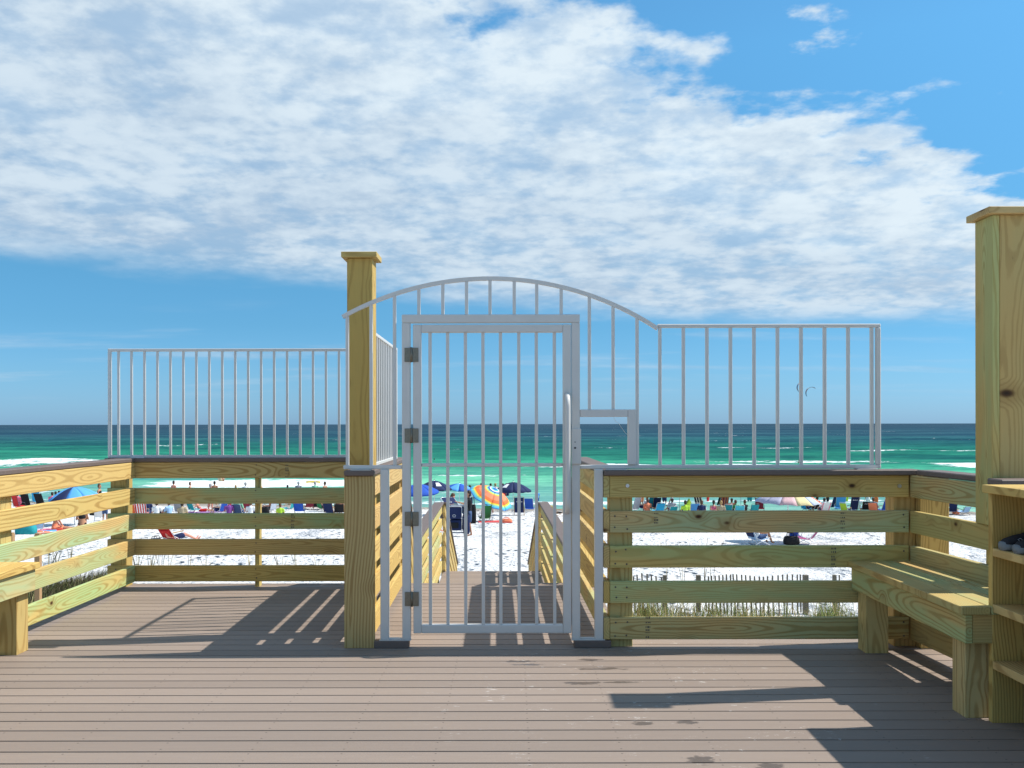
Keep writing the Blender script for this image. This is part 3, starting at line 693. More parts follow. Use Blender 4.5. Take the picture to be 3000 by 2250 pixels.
def shoe(x, y, z, label):
    t = thing('shoe', label, 'shoe', (x, y, z), group=None)
    n = 18; prof = [(0, .030, .035), (.02, .040, .055), (.06, .046, .068), (.10, .047, .078), (.14, .044, .092), (.18, .042, .100), (.23, .042, .100), (.265, .036, .098), (.28, .022, .09)]
    def loft(rows, mat, name):
        V, Fc = [], []
        for (px, hw, zb, zt) in rows:
            for k in range(n):
                a = 2*math.pi*k/n; ca, sa = math.cos(a), math.sin(a)
                V.append((px, hw*math.copysign(abs(ca)**.7, ca), (zb+zt)/2+(zt-zb)/2*math.copysign(abs(sa)**.7, sa)))
        for i in range(len(rows)-1):
            for k in range(n): Fc.append((i*n+k, i*n+(k+1) % n, (i+1)*n+(k+1) % n, (i+1)*n+k))
        Fc += [tuple(range(n-1, -1, -1)), tuple((len(rows)-1)*n+k for k in range(n))]
        return mesh_obj(name, V, Fc, mat, t, True)
    loft([(-.002+(p*1.0), hw*1.04, 0, .030+.012*abs(p/.14-1)) for p, hw, zt in prof], SOLE, 'sole')
    loft([(p, hw, .022, zt) for p, hw, zt in prof], UPPER, 'upper')
    for i in range(4):
        x = .03+.06*i; beam('tread_groove', t, (t.location.x+x, t.location.y-.0495, t.location.z+.002), (t.location.x+x, t.location.y-.0495, t.location.z+.018), .005, .004, DARK)
    V, Fc = tube_geo([(.050, -.0475, .056), (.062, -.0475, .062), (.072, -.0475, .054), (.060, -.0475, .048)], .0014, 6, True); mesh_obj('logo', V, Fc, LOGO, t)
    V, Fc = tube_geo([(.17+.05*math.cos(a), .026*math.sin(a), .101) for a in [i*math.pi/6 for i in range(12)]], .005, 6, True); mesh_obj('collar', V, Fc, UPPER, t, True)
shoe(2.292, 4.475, .8345, 'black slip-on shoe with grey sole, next to the cubby end panel')
shoe(2.296, 4.355, .8345, 'black slip-on shoe with grey sole, farther from the cubby end panel')

# ------------------------------------------------------------------ beach people and their things
def fab(name, col): return MATS[name] if name in MATS else plain(name, col, .8, 0, .15, 30, .2)
FAB = dict(navy=(.018, .028, .085), royal=(.025, .09, .42), sky=(.10, .34, .70), cyan=(.03, .36, .62), teal=(.02, .27, .30), green=(.03, .22, .07), lime=(.40, .62, .05), red=(.55, .03, .03), maroon=(.22, .03, .05),
           orange=(.80, .17, .05), yellow=(.82, .58, .04), pink=(.78, .16, .26), white=(.75, .75, .74), grey=(.28, .29, .31), black=(.015, .015, .017), lilac=(.44, .42, .52), palepink=(.66, .42, .42), paleyellow=(.70, .58, .30),
           lightblue=(.30, .46, .66), purple=(.20, .06, .26), aqua=(.08, .48, .58), denim=(.06, .10, .20), khaki=(.42, .34, .22), coral=(.82, .25, .13), mint=(.25, .55, .36), greyblue=(.45, .50, .58))
FM = {k: fab('cloth_'+k, v) for k, v in FAB.items()}
SKIN = [plain('skin_fair', (.62, .36, .25), .5, 0, .06, 8), plain('skin_tan', (.42, .20, .11), .5, 0, .06, 8), plain('skin_sunburnt', (.66, .28, .19), .5, 0, .06, 8), plain('skin_brown', (.24, .11, .06), .5, 0, .06, 8)]
HAIR = {'dark': plain('hair_dark', (.025, .016, .011), .6), 'brown': plain('hair_brown', (.09, .045, .02), .6), 'blond': plain('hair_blond', (.38, .24, .09), .6), 'grey': plain('hair_grey', (.35, .34, .33), .6)}
ALU = plain('aluminium_tube', (.72, .73, .75), .32, .3); STEEL = plain('dark_steel_tube', (.06, .06, .07), .4, .3); TIMBER = plain('light_timber', (.38, .22, .10), .7); TYRE = plain('tyre_rubber', (.02, .02, .02), .8)

def capsule(V, Fc, p0, p1, r0, r1, n=10, sq=1.0, ax=None):
    p0 = Vector(p0); p1 = Vector(p1); d = p1-p0; L = d.length
    d = d.normalized() if L > 1e-6 else Vector((0, 0, 1))
    a = Vector((1, 0, 0)) if ax is None else Vector(ax)
    a = a-d*a.dot(d)
    if a.length < 1e-3: a = d.orthogonal()
    a.normalize(); b = d.cross(a)
    rings = [(p0-d*r0*math.cos(t), r0*math.sin(t)) for t in (.45, .95, 1.35)] + [(p0.lerp(p1, .5), (r0+r1)/2)] + [(p1+d*r1*math.cos(t), r1*math.sin(t)) for t in (1.35, .95, .45)]
    base = len(V); V.append(p0-d*r0)
    for c, r in rings:
        for k in range(n):
            t = 2*math.pi*k/n; V.append(c+a*(r*math.cos(t))+b*(r*sq*math.sin(t)))
    V.append(p1+d*r1); m = len(rings)
    for k in range(n):
        Fc.append((base, base+1+(k+1) % n, base+1+k))
        for i in range(m-1): Fc.append((base+1+i*n+k, base+1+i*n+(k+1) % n, base+1+(i+1)*n+(k+1) % n, base+1+(i+1)*n+k))
        Fc.append((base+1+m*n, base+1+(m-1)*n+k, base+1+(m-1)*n+(k+1) % n))
def fused(name, caps, mat, parent, voxel=.02):
    """capsules fused into one continuous skin"""
    V, Fc = [], []
    for c in caps: capsule(V, Fc, *c)
    o = mesh_obj(name, V, Fc, mat, parent, True)
    m = o.modifiers.new('remesh', 'REMESH'); m.mode = 'VOXEL'; m.voxel_size = voxel; m.use_smooth_shade = True
    s = o.modifiers.new('smooth', 'SMOOTH'); s.factor = .5; s.iterations = 4
    return o
def joints(pose, r):
    """joint positions in metres, figure faces +Y, stands on z = 0"""
    J = {}
    if pose in ('stand', 'reach', 'bend', 'hip'):
        hz = .92; J['pelvis'] = Vector((0, 0, hz)); lean = {'bend': .75}.get(pose, .03)
        up = Vector((0, math.sin(lean), math.cos(lean)))
        J['chest'] = J['pelvis']+up*.40; J['neck'] = J['pelvis']+up*.54; hd = Vector((0, math.sin(lean*.7), math.cos(lean*.7)))
        J['head'] = J['neck']+hd*.16
        st = r.uniform(.02, .10)
        for s, k in ((-1, 'L'), (1, 'R')):
            J['hip'+k] = J['pelvis']+Vector((s*.09, 0, -.04)); J['knee'+k] = Vector((s*.10, .03+s*st*.5, .48)); J['ank'+k] = Vector((s*.11, -.03+s*st, .08)); J['toe'+k] = J['ank'+k]+Vector((s*.03, .16, -.045))
            sh = J['chest']+Vector((s*.19, 0, 0))+up*.06; J['sh'+k] = sh
            if pose == 'reach' and s < 0: J['el'+k] = sh+Vector((-.06, .24, -.10)); J['hand'+k] = sh+Vector((-.08, .50, -.02))
            elif pose == 'bend': J['el'+k] = sh+Vector((s*.03, .10, -.26)); J['hand'+k] = sh+Vector((s*.0, .30, -.42))
            elif pose == 'hip' and s > 0: J['el'+k] = sh+Vector((.16, -.05, -.22)); J['hand'+k] = J['pelvis']+Vector((.16, .03, .08))
            else: J['el'+k] = sh+Vector((s*.06, -.02, -.28)); J['hand'+k] = sh+Vector((s*.06, .06, -.52))
    else:
        hz, lean, ky, kz, fy, fz = {'chair': (.30, -.42, .42, .42, .62, .06), 'sit': (.11, .12, .36, .42, .60, .06), 'sitback': (.11, -.55, .42, .16, .82, .06), 'lounge': (.22, -.75, .45, .34, .85, .10), 'legsout': (.11, .22, .44, .13, .86, .06)}[pose]
        J['pelvis'] = Vector((0, 0, hz)); up = Vector((0, math.sin(lean), math.cos(lean)))
        J['chest'] = J['pelvis']+up*.40; J['neck'] = J['pelvis']+up*.54; J['head'] = J['neck']+Vector((0, math.sin(lean*.45), math.cos(lean*.45)))*.16
        for s, k in ((-1, 'L'), (1, 'R')):
            J['hip'+k] = J['pelvis']+Vector((s*.09, .03, 0)); J['knee'+k] = Vector((s*.13, ky, kz)); J['ank'+k] = Vector((s*.12, fy, fz+.02)); J['toe'+k] = J['ank'+k]+Vector((s*.03, .09, .12 if pose in ('legsout', 'sitback', 'lounge') else -.03))
            sh = J['chest']+Vector((s*.19, 0, 0))+up*.06; J['sh'+k] = sh
            if pose == 'sitback': J['el'+k] = sh+Vector((s*.06, -.12, -.20)); J['hand'+k] = Vector((s*.26, sh.y-.16, .04))
            elif pose in ('sit', 'legsout'): J['el'+k] = sh+Vector((s*.06, .12, -.24)); J['hand'+k] = Vector((s*.14, ky*.8, kz*.9+.05))
            else: J['el'+k] = sh+Vector((s*.10, .06, -.25)); J['hand'+k] = sh+Vector((s*.10, .30, -.28))
    return J
def person(p, pose, rz, label, skin=0, top=None, bottom='navy', hair='dark', hat=None, size=1.0, zoff=0, dress=None, group=None, ponytail=False):
    r = random.Random(hash(label) % 1000 if False else sum(map(ord, label)))
    t = thing('person', label, 'person', (p[0], p[1], p[2]+zoff), group, rz=rz); t.scale = (size,)*3
    J = joints(pose, r); up = (J['neck']-J['pelvis']).normalized()
    H = J['head']; hf = (H-J['neck']).normalized(); fwd = Vector((1, 0, 0)).cross(hf)*-1
    caps = [(J['pelvis'], J['pelvis'].lerp(J['chest'], .45), .135, .125, 12, .78), (J['pelvis'].lerp(J['chest'], .4), J['chest'], .125, .155, 12, .72), (J['shL'], J['shR'], .062, .062, 10), (J['chest'], J['neck'], .11, .055), (J['neck'], H, .05, .055),
            (H+hf*-.03+fwd*.015, H+hf*.055, .078, .092), (H+fwd*.05+hf*-.06, H+fwd*.03, .05, .06), (H+fwd*.095+hf*.01, H+fwd*.112+hf*-.018, .014, .018), (H+Vector((-.09, 0, 0)), H+Vector((.09, 0, 0)), .02, .02)]
    for k in 'LR':
        caps += [(J['hip'+k], J['knee'+k], .088, .058), (J['knee'+k], J['ank'+k], .058, .036), (J['knee'+k].lerp(J['ank'+k], .15), J['knee'+k].lerp(J['ank'+k], .45), .058, .052), (J['ank'+k], J['toe'+k], .038, .028), (J['sh'+k], J['el'+k], .052, .040), (J['el'+k], J['hand'+k], .041, .027)]
        hd = (J['hand'+k]-J['el'+k]).normalized()
        caps += [(J['hand'+k], J['hand'+k]+hd*.06, .032, .030, 8, .6), (J['hand'+k]+hd*.06, J['hand'+k]+hd*.13, .026, .014, 8, .6), (J['hand'+k]+hd*.02, J['hand'+k]+hd*.07+Vector((0, .035, .01)), .014, .012)]
    fused('body', caps, SKIN[skin], t, .022)
    def infl(cs, g): return [(c[0], c[1], c[2]+g, c[3]+g, *c[4:]) for c in cs]
    if top:
        cs = infl(caps[0:4], .016)
        for k in 'LR': cs.append((J['sh'+k], J['sh'+k].lerp(J['el'+k], .7), .066, .060))
        fused('shirt', cs, FM[top], t, .024)
    elif dress == 'bikini':
        c0 = J['chest']-up*.05; fused('swim_top', [(c0-up*.01, c0+up*.02, .162, .162, 12, .76)], FM[bottom], t, .022)
    if bottom:
        cs = infl(caps[0:1], .014)
        if dress != 'bikini':
            for k in 'LR': cs.append((J['hip'+k], J['hip'+k].lerp(J['knee'+k], .72), .106, .088))
        else: cs = [(J['hipL'], J['hipR'], .105, .105)]
        fused('shorts' if dress != 'bikini' else 'swim_bottom', cs, FM[bottom], t, .024)
    back = -fwd
    if hat: fused('sun_hat', [(H+hf*.06, H+hf*.105, .104, .085), (H+hf*.055+fwd*.06, H+hf*.05+fwd*.16, .06, .05, 10, .25)], FM[hat], t, .018)
    hc = [(H+back*.022+hf*-.02, H+back*.012+hf*.068, .088, .098)]
    if ponytail: hc += [(H+back*.10+hf*.02, H+back*.15+hf*-.20, .035, .02)]
    fused('hair', hc, HAIR[hair], t, .02)
    for s in (-1, 1):
        V, Fc = [], []; q = H+fwd*.088+hf*.012+Vector((s*.035, 0, 0)); capsule(V, Fc, q, q+Vector((.001, 0, 0)), .012, .012, 6); mesh_obj('eye', V, Fc, HAIR['dark'], t, True)
    return t

def sheet(name, parent, rows, mat, th=.008):
    """thin solid cloth through a grid of points"""
    V, Fc = [], []; nr = len(rows); nc = len(rows[0])
    nrm = (Vector(rows[0][-1])-Vector(rows[0][0])).cross(Vector(rows[-1][0])-Vector(rows[0][0])).normalized()*th
    for k in (0, 1):
        for r in rows:
            for q in r: V.append(Vector(q)+nrm*k)
    o = nr*nc; ix = lambda i, j, k: k*o+i*nc+j
    for i in range(nr-1):
        for j in range(nc-1):
            Fc.append((ix(i, j, 0), ix(i+1, j, 0), ix(i+1, j+1, 0), ix(i, j+1, 0))); Fc.append((ix(i, j, 1), ix(i, j+1, 1), ix(i+1, j+1, 1), ix(i+1, j, 1)))
    for i in range(nr-1):
        Fc.append((ix(i, 0, 0), ix(i, 0, 1), ix(i+1, 0, 1), ix(i+1, 0, 0))); Fc.append((ix(i, nc-1, 0), ix(i+1, nc-1, 0), ix(i+1, nc-1, 1), ix(i, nc-1, 1)))
    for j in range(nc-1):
        Fc.append((ix(0, j, 0), ix(0, j+1, 0), ix(0, j+1, 1), ix(0, j, 1))); Fc.append((ix(nr-1, j, 0), ix(nr-1, j, 1), ix(nr-1, j+1, 1), ix(nr-1, j+1, 0)))
    return mesh_obj(name, V, Fc, mat, parent, False)
def chair(p, rz, label, cloth='navy', frame=None, stripes=None, text=False, w_=.58, backh=.68, rec=.42, group=None, pouch=None):
    """low folding beach chair, faces +Y, sling back toward -Y"""
    frame = frame or ALU
    jit = random.Random(sum(map(ord, label))); rz += jit.uniform(-.35, .35); w_ *= jit.uniform(.82, .95); rec += jit.uniform(-.05, .15)
    t = thing('beach_chair', label, 'chair', (p[0], p[1], p[2]), group, rz=rz)
    h = w_/2; sz_ = .24; by = -.16
    B = lambda f: Vector((0, by-math.sin(rec)*backh*f, sz_-.04+math.cos(rec)*backh*f))
    def strips(name, fn, n):
        if stripes:
            for i in range(n):
                a, b = -h+2*h*i/n, -h+2*h*(i+1)/n
                sheet(name, t, [[fn(a+.002, f), fn((a+b)/2, f), fn(b-.002, f)] for f in (0, .33, .66, 1)], FM[stripes[i % len(stripes)]])
        else: sheet(name, t, [[fn(-h, f), fn(-h*.3, f)+Vector((0, 0, -.006)), fn(h*.3, f)+Vector((0, 0, -.006)), fn(h, f)] for f in (0, .33, .66, 1)], FM[cloth])
    strips('back_sling', lambda x, f: Vector((x, 0, 0))+B(.06+.94*f), 9)
    strips('seat_sling', lambda x, f: Vector((x, by+.48*f, sz_-.04+.07*f-.03*math.sin(math.pi*f))), 9)
    tb = B(1.03); tube('back_frame', t, [B(0)+Vector((-h-.012, 0, 0)), tb+Vector((-h-.012, 0, 0)), tb+Vector((-h+.03, -.012, .035)), tb+Vector((h-.03, -.012, .035)), tb+Vector((h+.012, 0, 0)), B(0)+Vector((h+.012, 0, 0))], .012, frame, 6)
    for s in (-1, 1):
        x = s*(h+.015); tube('leg', t, [(x, by-.12, .012), (x, by+.02, .10), (x, by+.50, sz_+.05)], .011, frame, 6); tube('leg', t, [(x, by+.52, .012), (x, by+.30, .12), (x, by-.05, sz_+.06)], .011, frame, 6)
        q = B(.36); beam('armrest', None, (0, 0, 0), (.01, 0, 0), .01, .01, TIMBER) if False else None
        V, Fc = tube_geo([(x+s*.012, q.y, q.z+.03), (x+s*.012, by+.38, sz_+.22)], .018, 6); mesh_obj('armrest', V, Fc, frame if frame is not ALU else TIMBER, t); tube('arm_post', t, [(x+s*.012, by+.36, sz_+.21), (x, by+.42, sz_+.02)], .010, frame, 6)
    tube('foot_bar', t, [(-h-.015, by-.12, .012), (h+.015, by-.12, .012)], .011, frame, 6); tube('foot_bar', t, [(-h-.015, by+.52, .012), (h+.015, by+.52, .012)], .011, frame, 6)
    n = Vector((0, -math.cos(rec), -math.sin(rec)))
    if text:
        r = random.Random(len(label)); V, Fc = [], []; x = -h*.62
        while x < h*.62:
            wd = r.uniform(.015, .035); hg = r.uniform(.03, .06); q = B(.70)+n*.012+Vector((x, 0, 0)); upv = B(1)-B(0); upv.normalize(); b = len(V)
            V += [q, q+Vector((wd, 0, 0)), q+Vector((wd+.008, 0, 0))+upv*hg, q+Vector((.008, 0, 0))+upv*hg]; Fc.append((b, b+1, b+2, b+3)); x += wd+r.uniform(.006, .012)
        mesh_obj('lettering', V, Fc, FM['white'], t)
    if pouch:
        q = lambda x, f: Vector((x, 0, 0))+B(f)+n*.03
        sheet('pouch', t, [[q(-h*.8, f), q(h*.8, f)] for f in (.18, .62)], FM[pouch], .03)
    return t
def umbrella(p, label, colors, dia=2.2, poleh=2.0, tilt=(0, 0), npan=8, rise=.48, rings=None, valance=0, vmat=None, group=None, patch=None, rz=0):
    """beach umbrella planted in the sand; tilt = (radians about X, about Y) of the canopy"""
    t = thing('beach_umbrella', label, 'umbrella', p, group, rz=rz)
    R = dia/2; top = Vector((0, 0, poleh)); TM = Matrix.Rotation(tilt[0], 4, 'X') @ Matrix.Rotation(tilt[1], 4, 'Y')
    hub = top-Vector((0, 0, .35)); 
    def cp(f, a): return hub + TM.to_3x3() @ Vector((R*f*math.cos(a), R*f*math.sin(a), .40+(-rise*f**1.7)))
    sub = 4; fs = [0.02, .2, .4, .6, .8, 1.0] if not rings else [0.02]+[x for x, _ in rings]
    for i in range(npan):
        a0 = 2*math.pi*i/npan; V, Fc, mi = [], [], []
        for f in fs:
            for k in range(sub+1):
                a = a0+2*math.pi/npan*k/sub; sag = 1-.035*math.sin(math.pi*k/sub)*f; V.append(cp(f*sag, a))
        n = sub+1
        for j in range(len(fs)-1):
            for k in range(sub): Fc.append((j*n+k, (j+1)*n+k, (j+1)*n+k+1, j*n+k+1)); mi.append(j)
        if valance:
            b = len(V)
            for k in range(sub+1): V.append(V[(len(fs)-1)*n+k]+TM.to_3x3() @ Vector((0, 0, -valance*(1-.5*(k in (0, sub))))))
            for k in range(sub): Fc.append(((len(fs)-1)*n+k, b+k, b+k+1, (len(fs)-1)*n+k+1)); mi.append(len(fs)-2)
        mats = [FM[c] for _, c in rings] if rings else [FM[colors[i % len(colors)]]]
        o = mesh_obj('canopy_panel', V, Fc, mats, t, True)
        if rings: o.data.polygons.foreach_set('material_index', mi)
        m = o.modifiers.new('thick', 'SOLIDIFY'); m.thickness = .006
        tube('rib', t, [cp(.05, a0)-Vector((0, 0, .02)), cp(.55, a0)-Vector((0, 0, .02)), cp(.99, a0)-Vector((0, 0, .012))], .006, ALU, 5)
    tube('pole', t, [(0, 0, -.25), hub, hub+TM.to_3x3() @ Vector((0, 0, .44))], .018, ALU, 8)
    q = hub+TM.to_3x3() @ Vector((0, 0, .44)); tube('finial', t, [q, q+TM.to_3x3() @ Vector((0, 0, .05))], .022, FM[colors[0]], 8)
    if patch:
        a = patch; sheet('label_patch', t, [[cp(f, a+d)+TM.to_3x3() @ Vector((0, 0, .012)) for d in (-.22, 0, .22)] for f in (.42, .58, .74)], FM['white'], .003)
    return t
def towel(p, label, col, L=1.7, w_=.8, rz=0):
    t = thing('beach_towel', label, 'towel', (p[0], p[1], p[2]+.012), rz=rz); r = random.Random(len(label))
    rows = [[(-w_/2+w_*j/5, -L/2+L*i/9, .012+r.uniform(0, .025)) for j in range(6)] for i in range(10)]
    sheet('cloth', t, rows, FM[col], .006); sheet('hem_stripe', t, [[(-w_/2+w_*j/5, -L/2+.12+.10*i, .046) for j in range(6)] for i in range(2)], FM['white'], .004)
def bag(p, label, col, w_=.38, d=.25, h=.36, rz=0, strap='black', cat='bag', name='beach_bag'):
    t = thing(name, label, cat, p, rz=rz)
    V, Fc = [], []; n = 14; rows = [(.0, .86), (.08, 1), (.5, 1.02), (.85, .93), (1.0, .78)]
    for f, s in rows:
        for k in range(n):
            a = 2*math.pi*k/n; ca, sa = math.cos(a), math.sin(a); V.append((w_/2*s*math.copysign(abs(ca)**.55, ca), d/2*s*math.copysign(abs(sa)**.55, sa), h*f))
    for i in range(len(rows)-1):
        for k in range(n): Fc.append((i*n+k, i*n+(k+1) % n, (i+1)*n+(k+1) % n, (i+1)*n+k))
    Fc += [tuple(range(n-1, -1, -1)), tuple((len(rows)-1)*n+k for k in range(n))]
    mesh_obj('bag_body', V, Fc, FM[col], t, True)
    for s in (-1, 1): tube('strap', t, [(-w_*.25, s*d*.38, h*.95), (-w_*.2, s*d*.42, h*1.35), (w_*.2, s*d*.42, h*1.35), (w_*.25, s*d*.38, h*.95)], .012, FM[strap], 6)
    return t
def folded_chair(p, rz, label, cloth, lean=.2, group=None):
    t = thing('folded_chair', label, 'chair', p, group, rz=rz)
    c, s = math.cos(lean), math.sin(lean); q = lambda x, z, y=0: Vector((x, y*c+z*s, z*c-y*s))
    for k, (yo, zz, mat) in enumerate([(0, .0, ALU), (.07, .03, ALU)]):
        tube('frame', t, [q(-.30, .02+zz, yo), q(-.30, .92+zz, yo), q(-.24, .98+zz, yo), q(.24, .98+zz, yo), q(.30, .92+zz, yo), q(.30, .02+zz, yo)], .013, mat, 6)
    sheet('back_sling', t, [[q(-.27, z, -.015), q(.27, z, -.015)] for z in (.50, .95)], FM[cloth], .012); sheet('seat_sling', t, [[q(-.27, z, -.015), q(.27, z, -.015)] for z in (.06, .44)], FM[cloth], .012)
    sheet('pocket', t, [[q(-.17, z, -.05), q(.17, z, -.05)] for z in (.14, .36)], FM['black' if cloth == 'navy' else 'navy'], .03)
    for s_ in (-1, 1): tube('armrest', t, [q(s_*.315, .25, .03), q(s_*.315, .72, .03)], .017, ALU, 6)
    V, Fc = tube_geo([q(.06*math.cos(a), .62+.045*math.sin(a), -.03) for a in [i*math.pi/5 for i in range(10)]], .008, 5, True); mesh_obj('emblem', V, Fc, FM['white'], t)
    return t

# --- through the gate: chair cart crew and umbrellas
def base(px, py): return at(px, py)
c0 = base(1335, 1573)
t = thing('beach_cart', 'loaded beach cart piled with folded navy chairs on the sand', 'cart', c0)
for s in (-1, 1):
    V, Fc = tube_geo([(s*.36+.0*math.cos(a), .16*math.cos(a), .17+.16*math.sin(a)) for a in [i*math.pi/8 for i in range(16)]], .045, 8, True); o = mesh_obj('wheel', V, Fc, TYRE, t, True)
    V, Fc = tube_geo([(s*.36, 0, .17), (s*.38, 0, .17)], .05, 10); mesh_obj('hub', V, Fc, ALU, o)
tube('axle', t, [(-.36, 0, .17), (.36, 0, .17)], .015, STEEL); tube('cart_frame', t, [(-.30, -.12, .16), (.30, -.12, .16), (.30, .45, .20), (-.30, .45, .20)], .018, ALU, 8, True)
tube('handle', t, [(-.26, .40, .2), (-.26, .75, 1.15), (.26, .75, 1.15), (.26, .40, .2)], .016, ALU)
for i, (dx, dy, dz, rz, ln) in enumerate([(-.06, -.10, .20, .05, .10), (.02, .04, .22, -.06, .14), (-.02, .18, .21, .03, .18), (.05, .30, .24, -.02, .24)]):
    folded_chair((c0.x+dx, c0.y+dy, c0.z+dz), rz, ['outermost folded navy chair on the loaded cart, white tube frame', 'second folded navy chair on the loaded cart', 'third folded navy chair on the loaded cart', 'innermost folded navy chair on the loaded cart by its handle'][i], 'navy', ln)
folded_chair((c0.x-.0, c0.y+.1, c0.z+.98), .5, 'folded chair lying on top of the loaded cart', 'navy', 1.05)
bag((c0.x+.42, c0.y-.05, c0.z+.12), 'long navy carry bag hanging on the loaded cart', 'navy', .26, .22, .75)
q = base(1374, 1571); person(q, 'reach', 1.75, 'man in dark tank top and patterned shorts reaching to the cart', 1, 'black', 'denim', 'dark', size=1.02)
q = base(1296, 1560); person((q.x, q.y, q.z), 'bend', -1.1, 'man in coral shirt bending over the loaded cart', 2, 'palepink', 'grey', 'brown', size=1.02)
q = base(1384, 1534); bag(q, 'black backpack standing on sand behind the man in shorts', 'black', .36, .3, .95)
umbrella(base(1226, 1520), 'royal blue umbrella by the hinge-side boardwalk railing', ['royal'], 2.3, 1.9, (.12, .0), 8, .42, valance=.10)
umbrella(base(1272, 1512), 'navy umbrella with white label, behind the man in coral shirt', ['navy'], 2.1, 2.05, (.0, .0), 8, .5, valance=.10, patch=-1.1)
umbrella(base(1345, 1510), 'royal blue umbrella behind the cart crew', ['royal', 'sky'], 2.1, 1.9, (.0, .1), 8, .42)
umbrella(base(1441, 1528), 'orange umbrella with turquoise and green rings, tilted to the ground', ['aqua'], 2.45, 1.75, (.34, .42), 8, .60,
         rings=[(.10, 'royal'), (.17, 'aqua'), (.23, 'white'), (.30, 'royal'), (.37, 'mint'), (.42, 'yellow'), (.66, 'coral'), (.80, 'orange'), (.85, 'yellow'), (.90, 'mint'), (.95, 'aqua'), (1.0, 'sky')])
umbrella(base(1503, 1510), 'open navy umbrella with white label beside two blue chairs', ['navy'], 2.25, 2.0, (.0, .0), 8, .52, valance=.12, patch=-2.3)
chair(base(1420, 1530), .25, 'green beach chair under the orange umbrella', 'green', STEEL, backh=.75)
person(base(1426, 1527)+Vector((.02, .1, 0)), 'chair', .25, 'person in the green beach chair under the orange umbrella', 2, None, 'royal', 'brown')
towel(base(1450, 1531), 'red towel spread under the orange umbrella', 'red', 1.2, 1.7, .1)
bag(base(1484, 1532), 'crumpled coral towel bundle on sand by the orange umbrella', 'coral', .55, .4, .2, .2, 'coral', 'bundle', 'towel_bundle')
chair(base(1521, 1511), .05, 'tall navy beach chair with white lettering under the navy umbrella', 'navy', TIMBER, text=True, w_=.62, backh=.95, rec=.25)
chair(base(1552, 1500), -.15, 'bright blue beach chair with white frame beside the lettered chair', 'royal', w_=.6, backh=.8)
chair(base(1630, 1514), -1.2, 'dark sling lounge chair with timber frame near the latch-side boardwalk railing', 'black', TIMBER, w_=.6, backh=.95, rec=.65)
for i, (px, py, top, bot, rz, sk) in enumerate([(1410, 1478, None, 'khaki', .3, 1), (1437, 1482, 'grey', 'navy', -.6, 2), (1451, 1479, 'palepink', 'teal', .5, 2), (1473, 1481, None, 'red', 0, 2), (1484, 1478, None, 'navy', .4, 1)]):
    person(base(px, py), 'stand', rz, ['bather with tan back standing in shallows above the orange umbrella', 'man in grey shirt standing at the shore above the orange umbrella', 'person in pale pink top at the shore beside the man in grey', 'bather in red shorts at the shore behind the navy umbrella', 'bather in navy shorts at the shore behind the navy umbrella'][i], sk, top, bot, ['brown', 'dark', 'blond', 'dark', 'brown'][i])
person(base(1574, 1484), 'stand', .3, 'child in sky blue shirt wading beyond the bright blue chair', 0, 'sky', 'royal', 'blond', size=.72)
person(base(1376, 1500), 'stand', -.2, 'person in white shirt standing behind the cart crew', 1, 'white', 'navy', 'dark')

# --- left of the corner post
umbrella(base(218, 1538), 'light blue and navy dome umbrella low on the sand', ['sky', 'sky', 'navy', 'sky'], 2.35, 1.75, (.10, .05), 8, .55, rz=-.75)
person(base(290, 1508), 'stand', -1.5, 'tanned woman standing side-on behind the light blue umbrella', 1, None, 'black', 'brown', dress='bikini')
chair(base(55, 1494), -.2, 'red folding chair with slung towel near the shore', 'red', STEEL, w_=.62, backh=.82, rec=.25)
towel(base(33, 1497), 'lavender towel beside the red folding chair', 'lilac', 1.0, .5, .3)
person(base(57, 1492)+Vector((0, .05, 0)), 'chair', -.2, 'person in the red folding chair near the shore', 2, 'pink', 'black', 'brown')
chair(base(83, 1492), .1, 'black folding chair between the red and the rounded chair', 'black', STEEL, w_=.6, backh=.85, rec=.3)
chair(base(125, 1488), .05, 'wide black padded chair nearest the light blue umbrella', 'black', STEEL, w_=.72, backh=.85, rec=.3)
chair(base(108, 1478), 0, 'turquoise chair behind the two black folding chairs', 'cyan', w_=.55, backh=.85)
for px, py, nm, c in [(152, 1482, 'person in pink top at the shore beyond the black padded chair', 'pink'), (162, 1479, 'person in maroon top at the shore beyond the black padded chair', 'maroon'), (172, 1476, 'person in grey top at the shore beyond the light blue umbrella', 'grey')]:
    person(base(px, py), 'sit', .2, nm, 2, c, 'navy', 'dark')
person(base(158, 1556), 'legsout', -1.3, 'sunbather with tanned back sitting on a towel with legs stretched out', 1, None, 'coral', 'dark')
towel(base(172, 1556), 'pink towel under the sitting sunbather with tanned back', 'pink', 1.9, .9, 1.4)
person(base(240, 1544), 'sit', .35, 'tanned woman in dark bikini bending forward on the sand', 1, None, 'black', 'dark', dress='bikini')
bag(base(76, 1566), 'teal cooler bag on the sand by folded white chair frames', 'teal', .8, .45, .38, 0, 'black')
chair(base(104, 1563), .6, 'small white-framed chair beside the teal cooler bag', 'lightblue', w_=.5, backh=.5)
towel(base(124, 1562), 'orange towel by the teal cooler bag', 'orange', .9, .6, .8); towel(base(145, 1560), 'light blue towel near the sunbather with tanned back', 'sky', .9, .5, .4)
chair(base(291, 1528), .1, 'white sling chair behind the corner of the railing', 'white', w_=.5, backh=.75)
person(base(307, 1530), 'stand', .2, 'person in plaid maroon shirt beside the white sling chair', 1, 'maroon', 'denim', 'dark', size=.75)
bag(base(282, 1510), 'black beach bag by the white sling chair', 'black', .7, .4, .35)

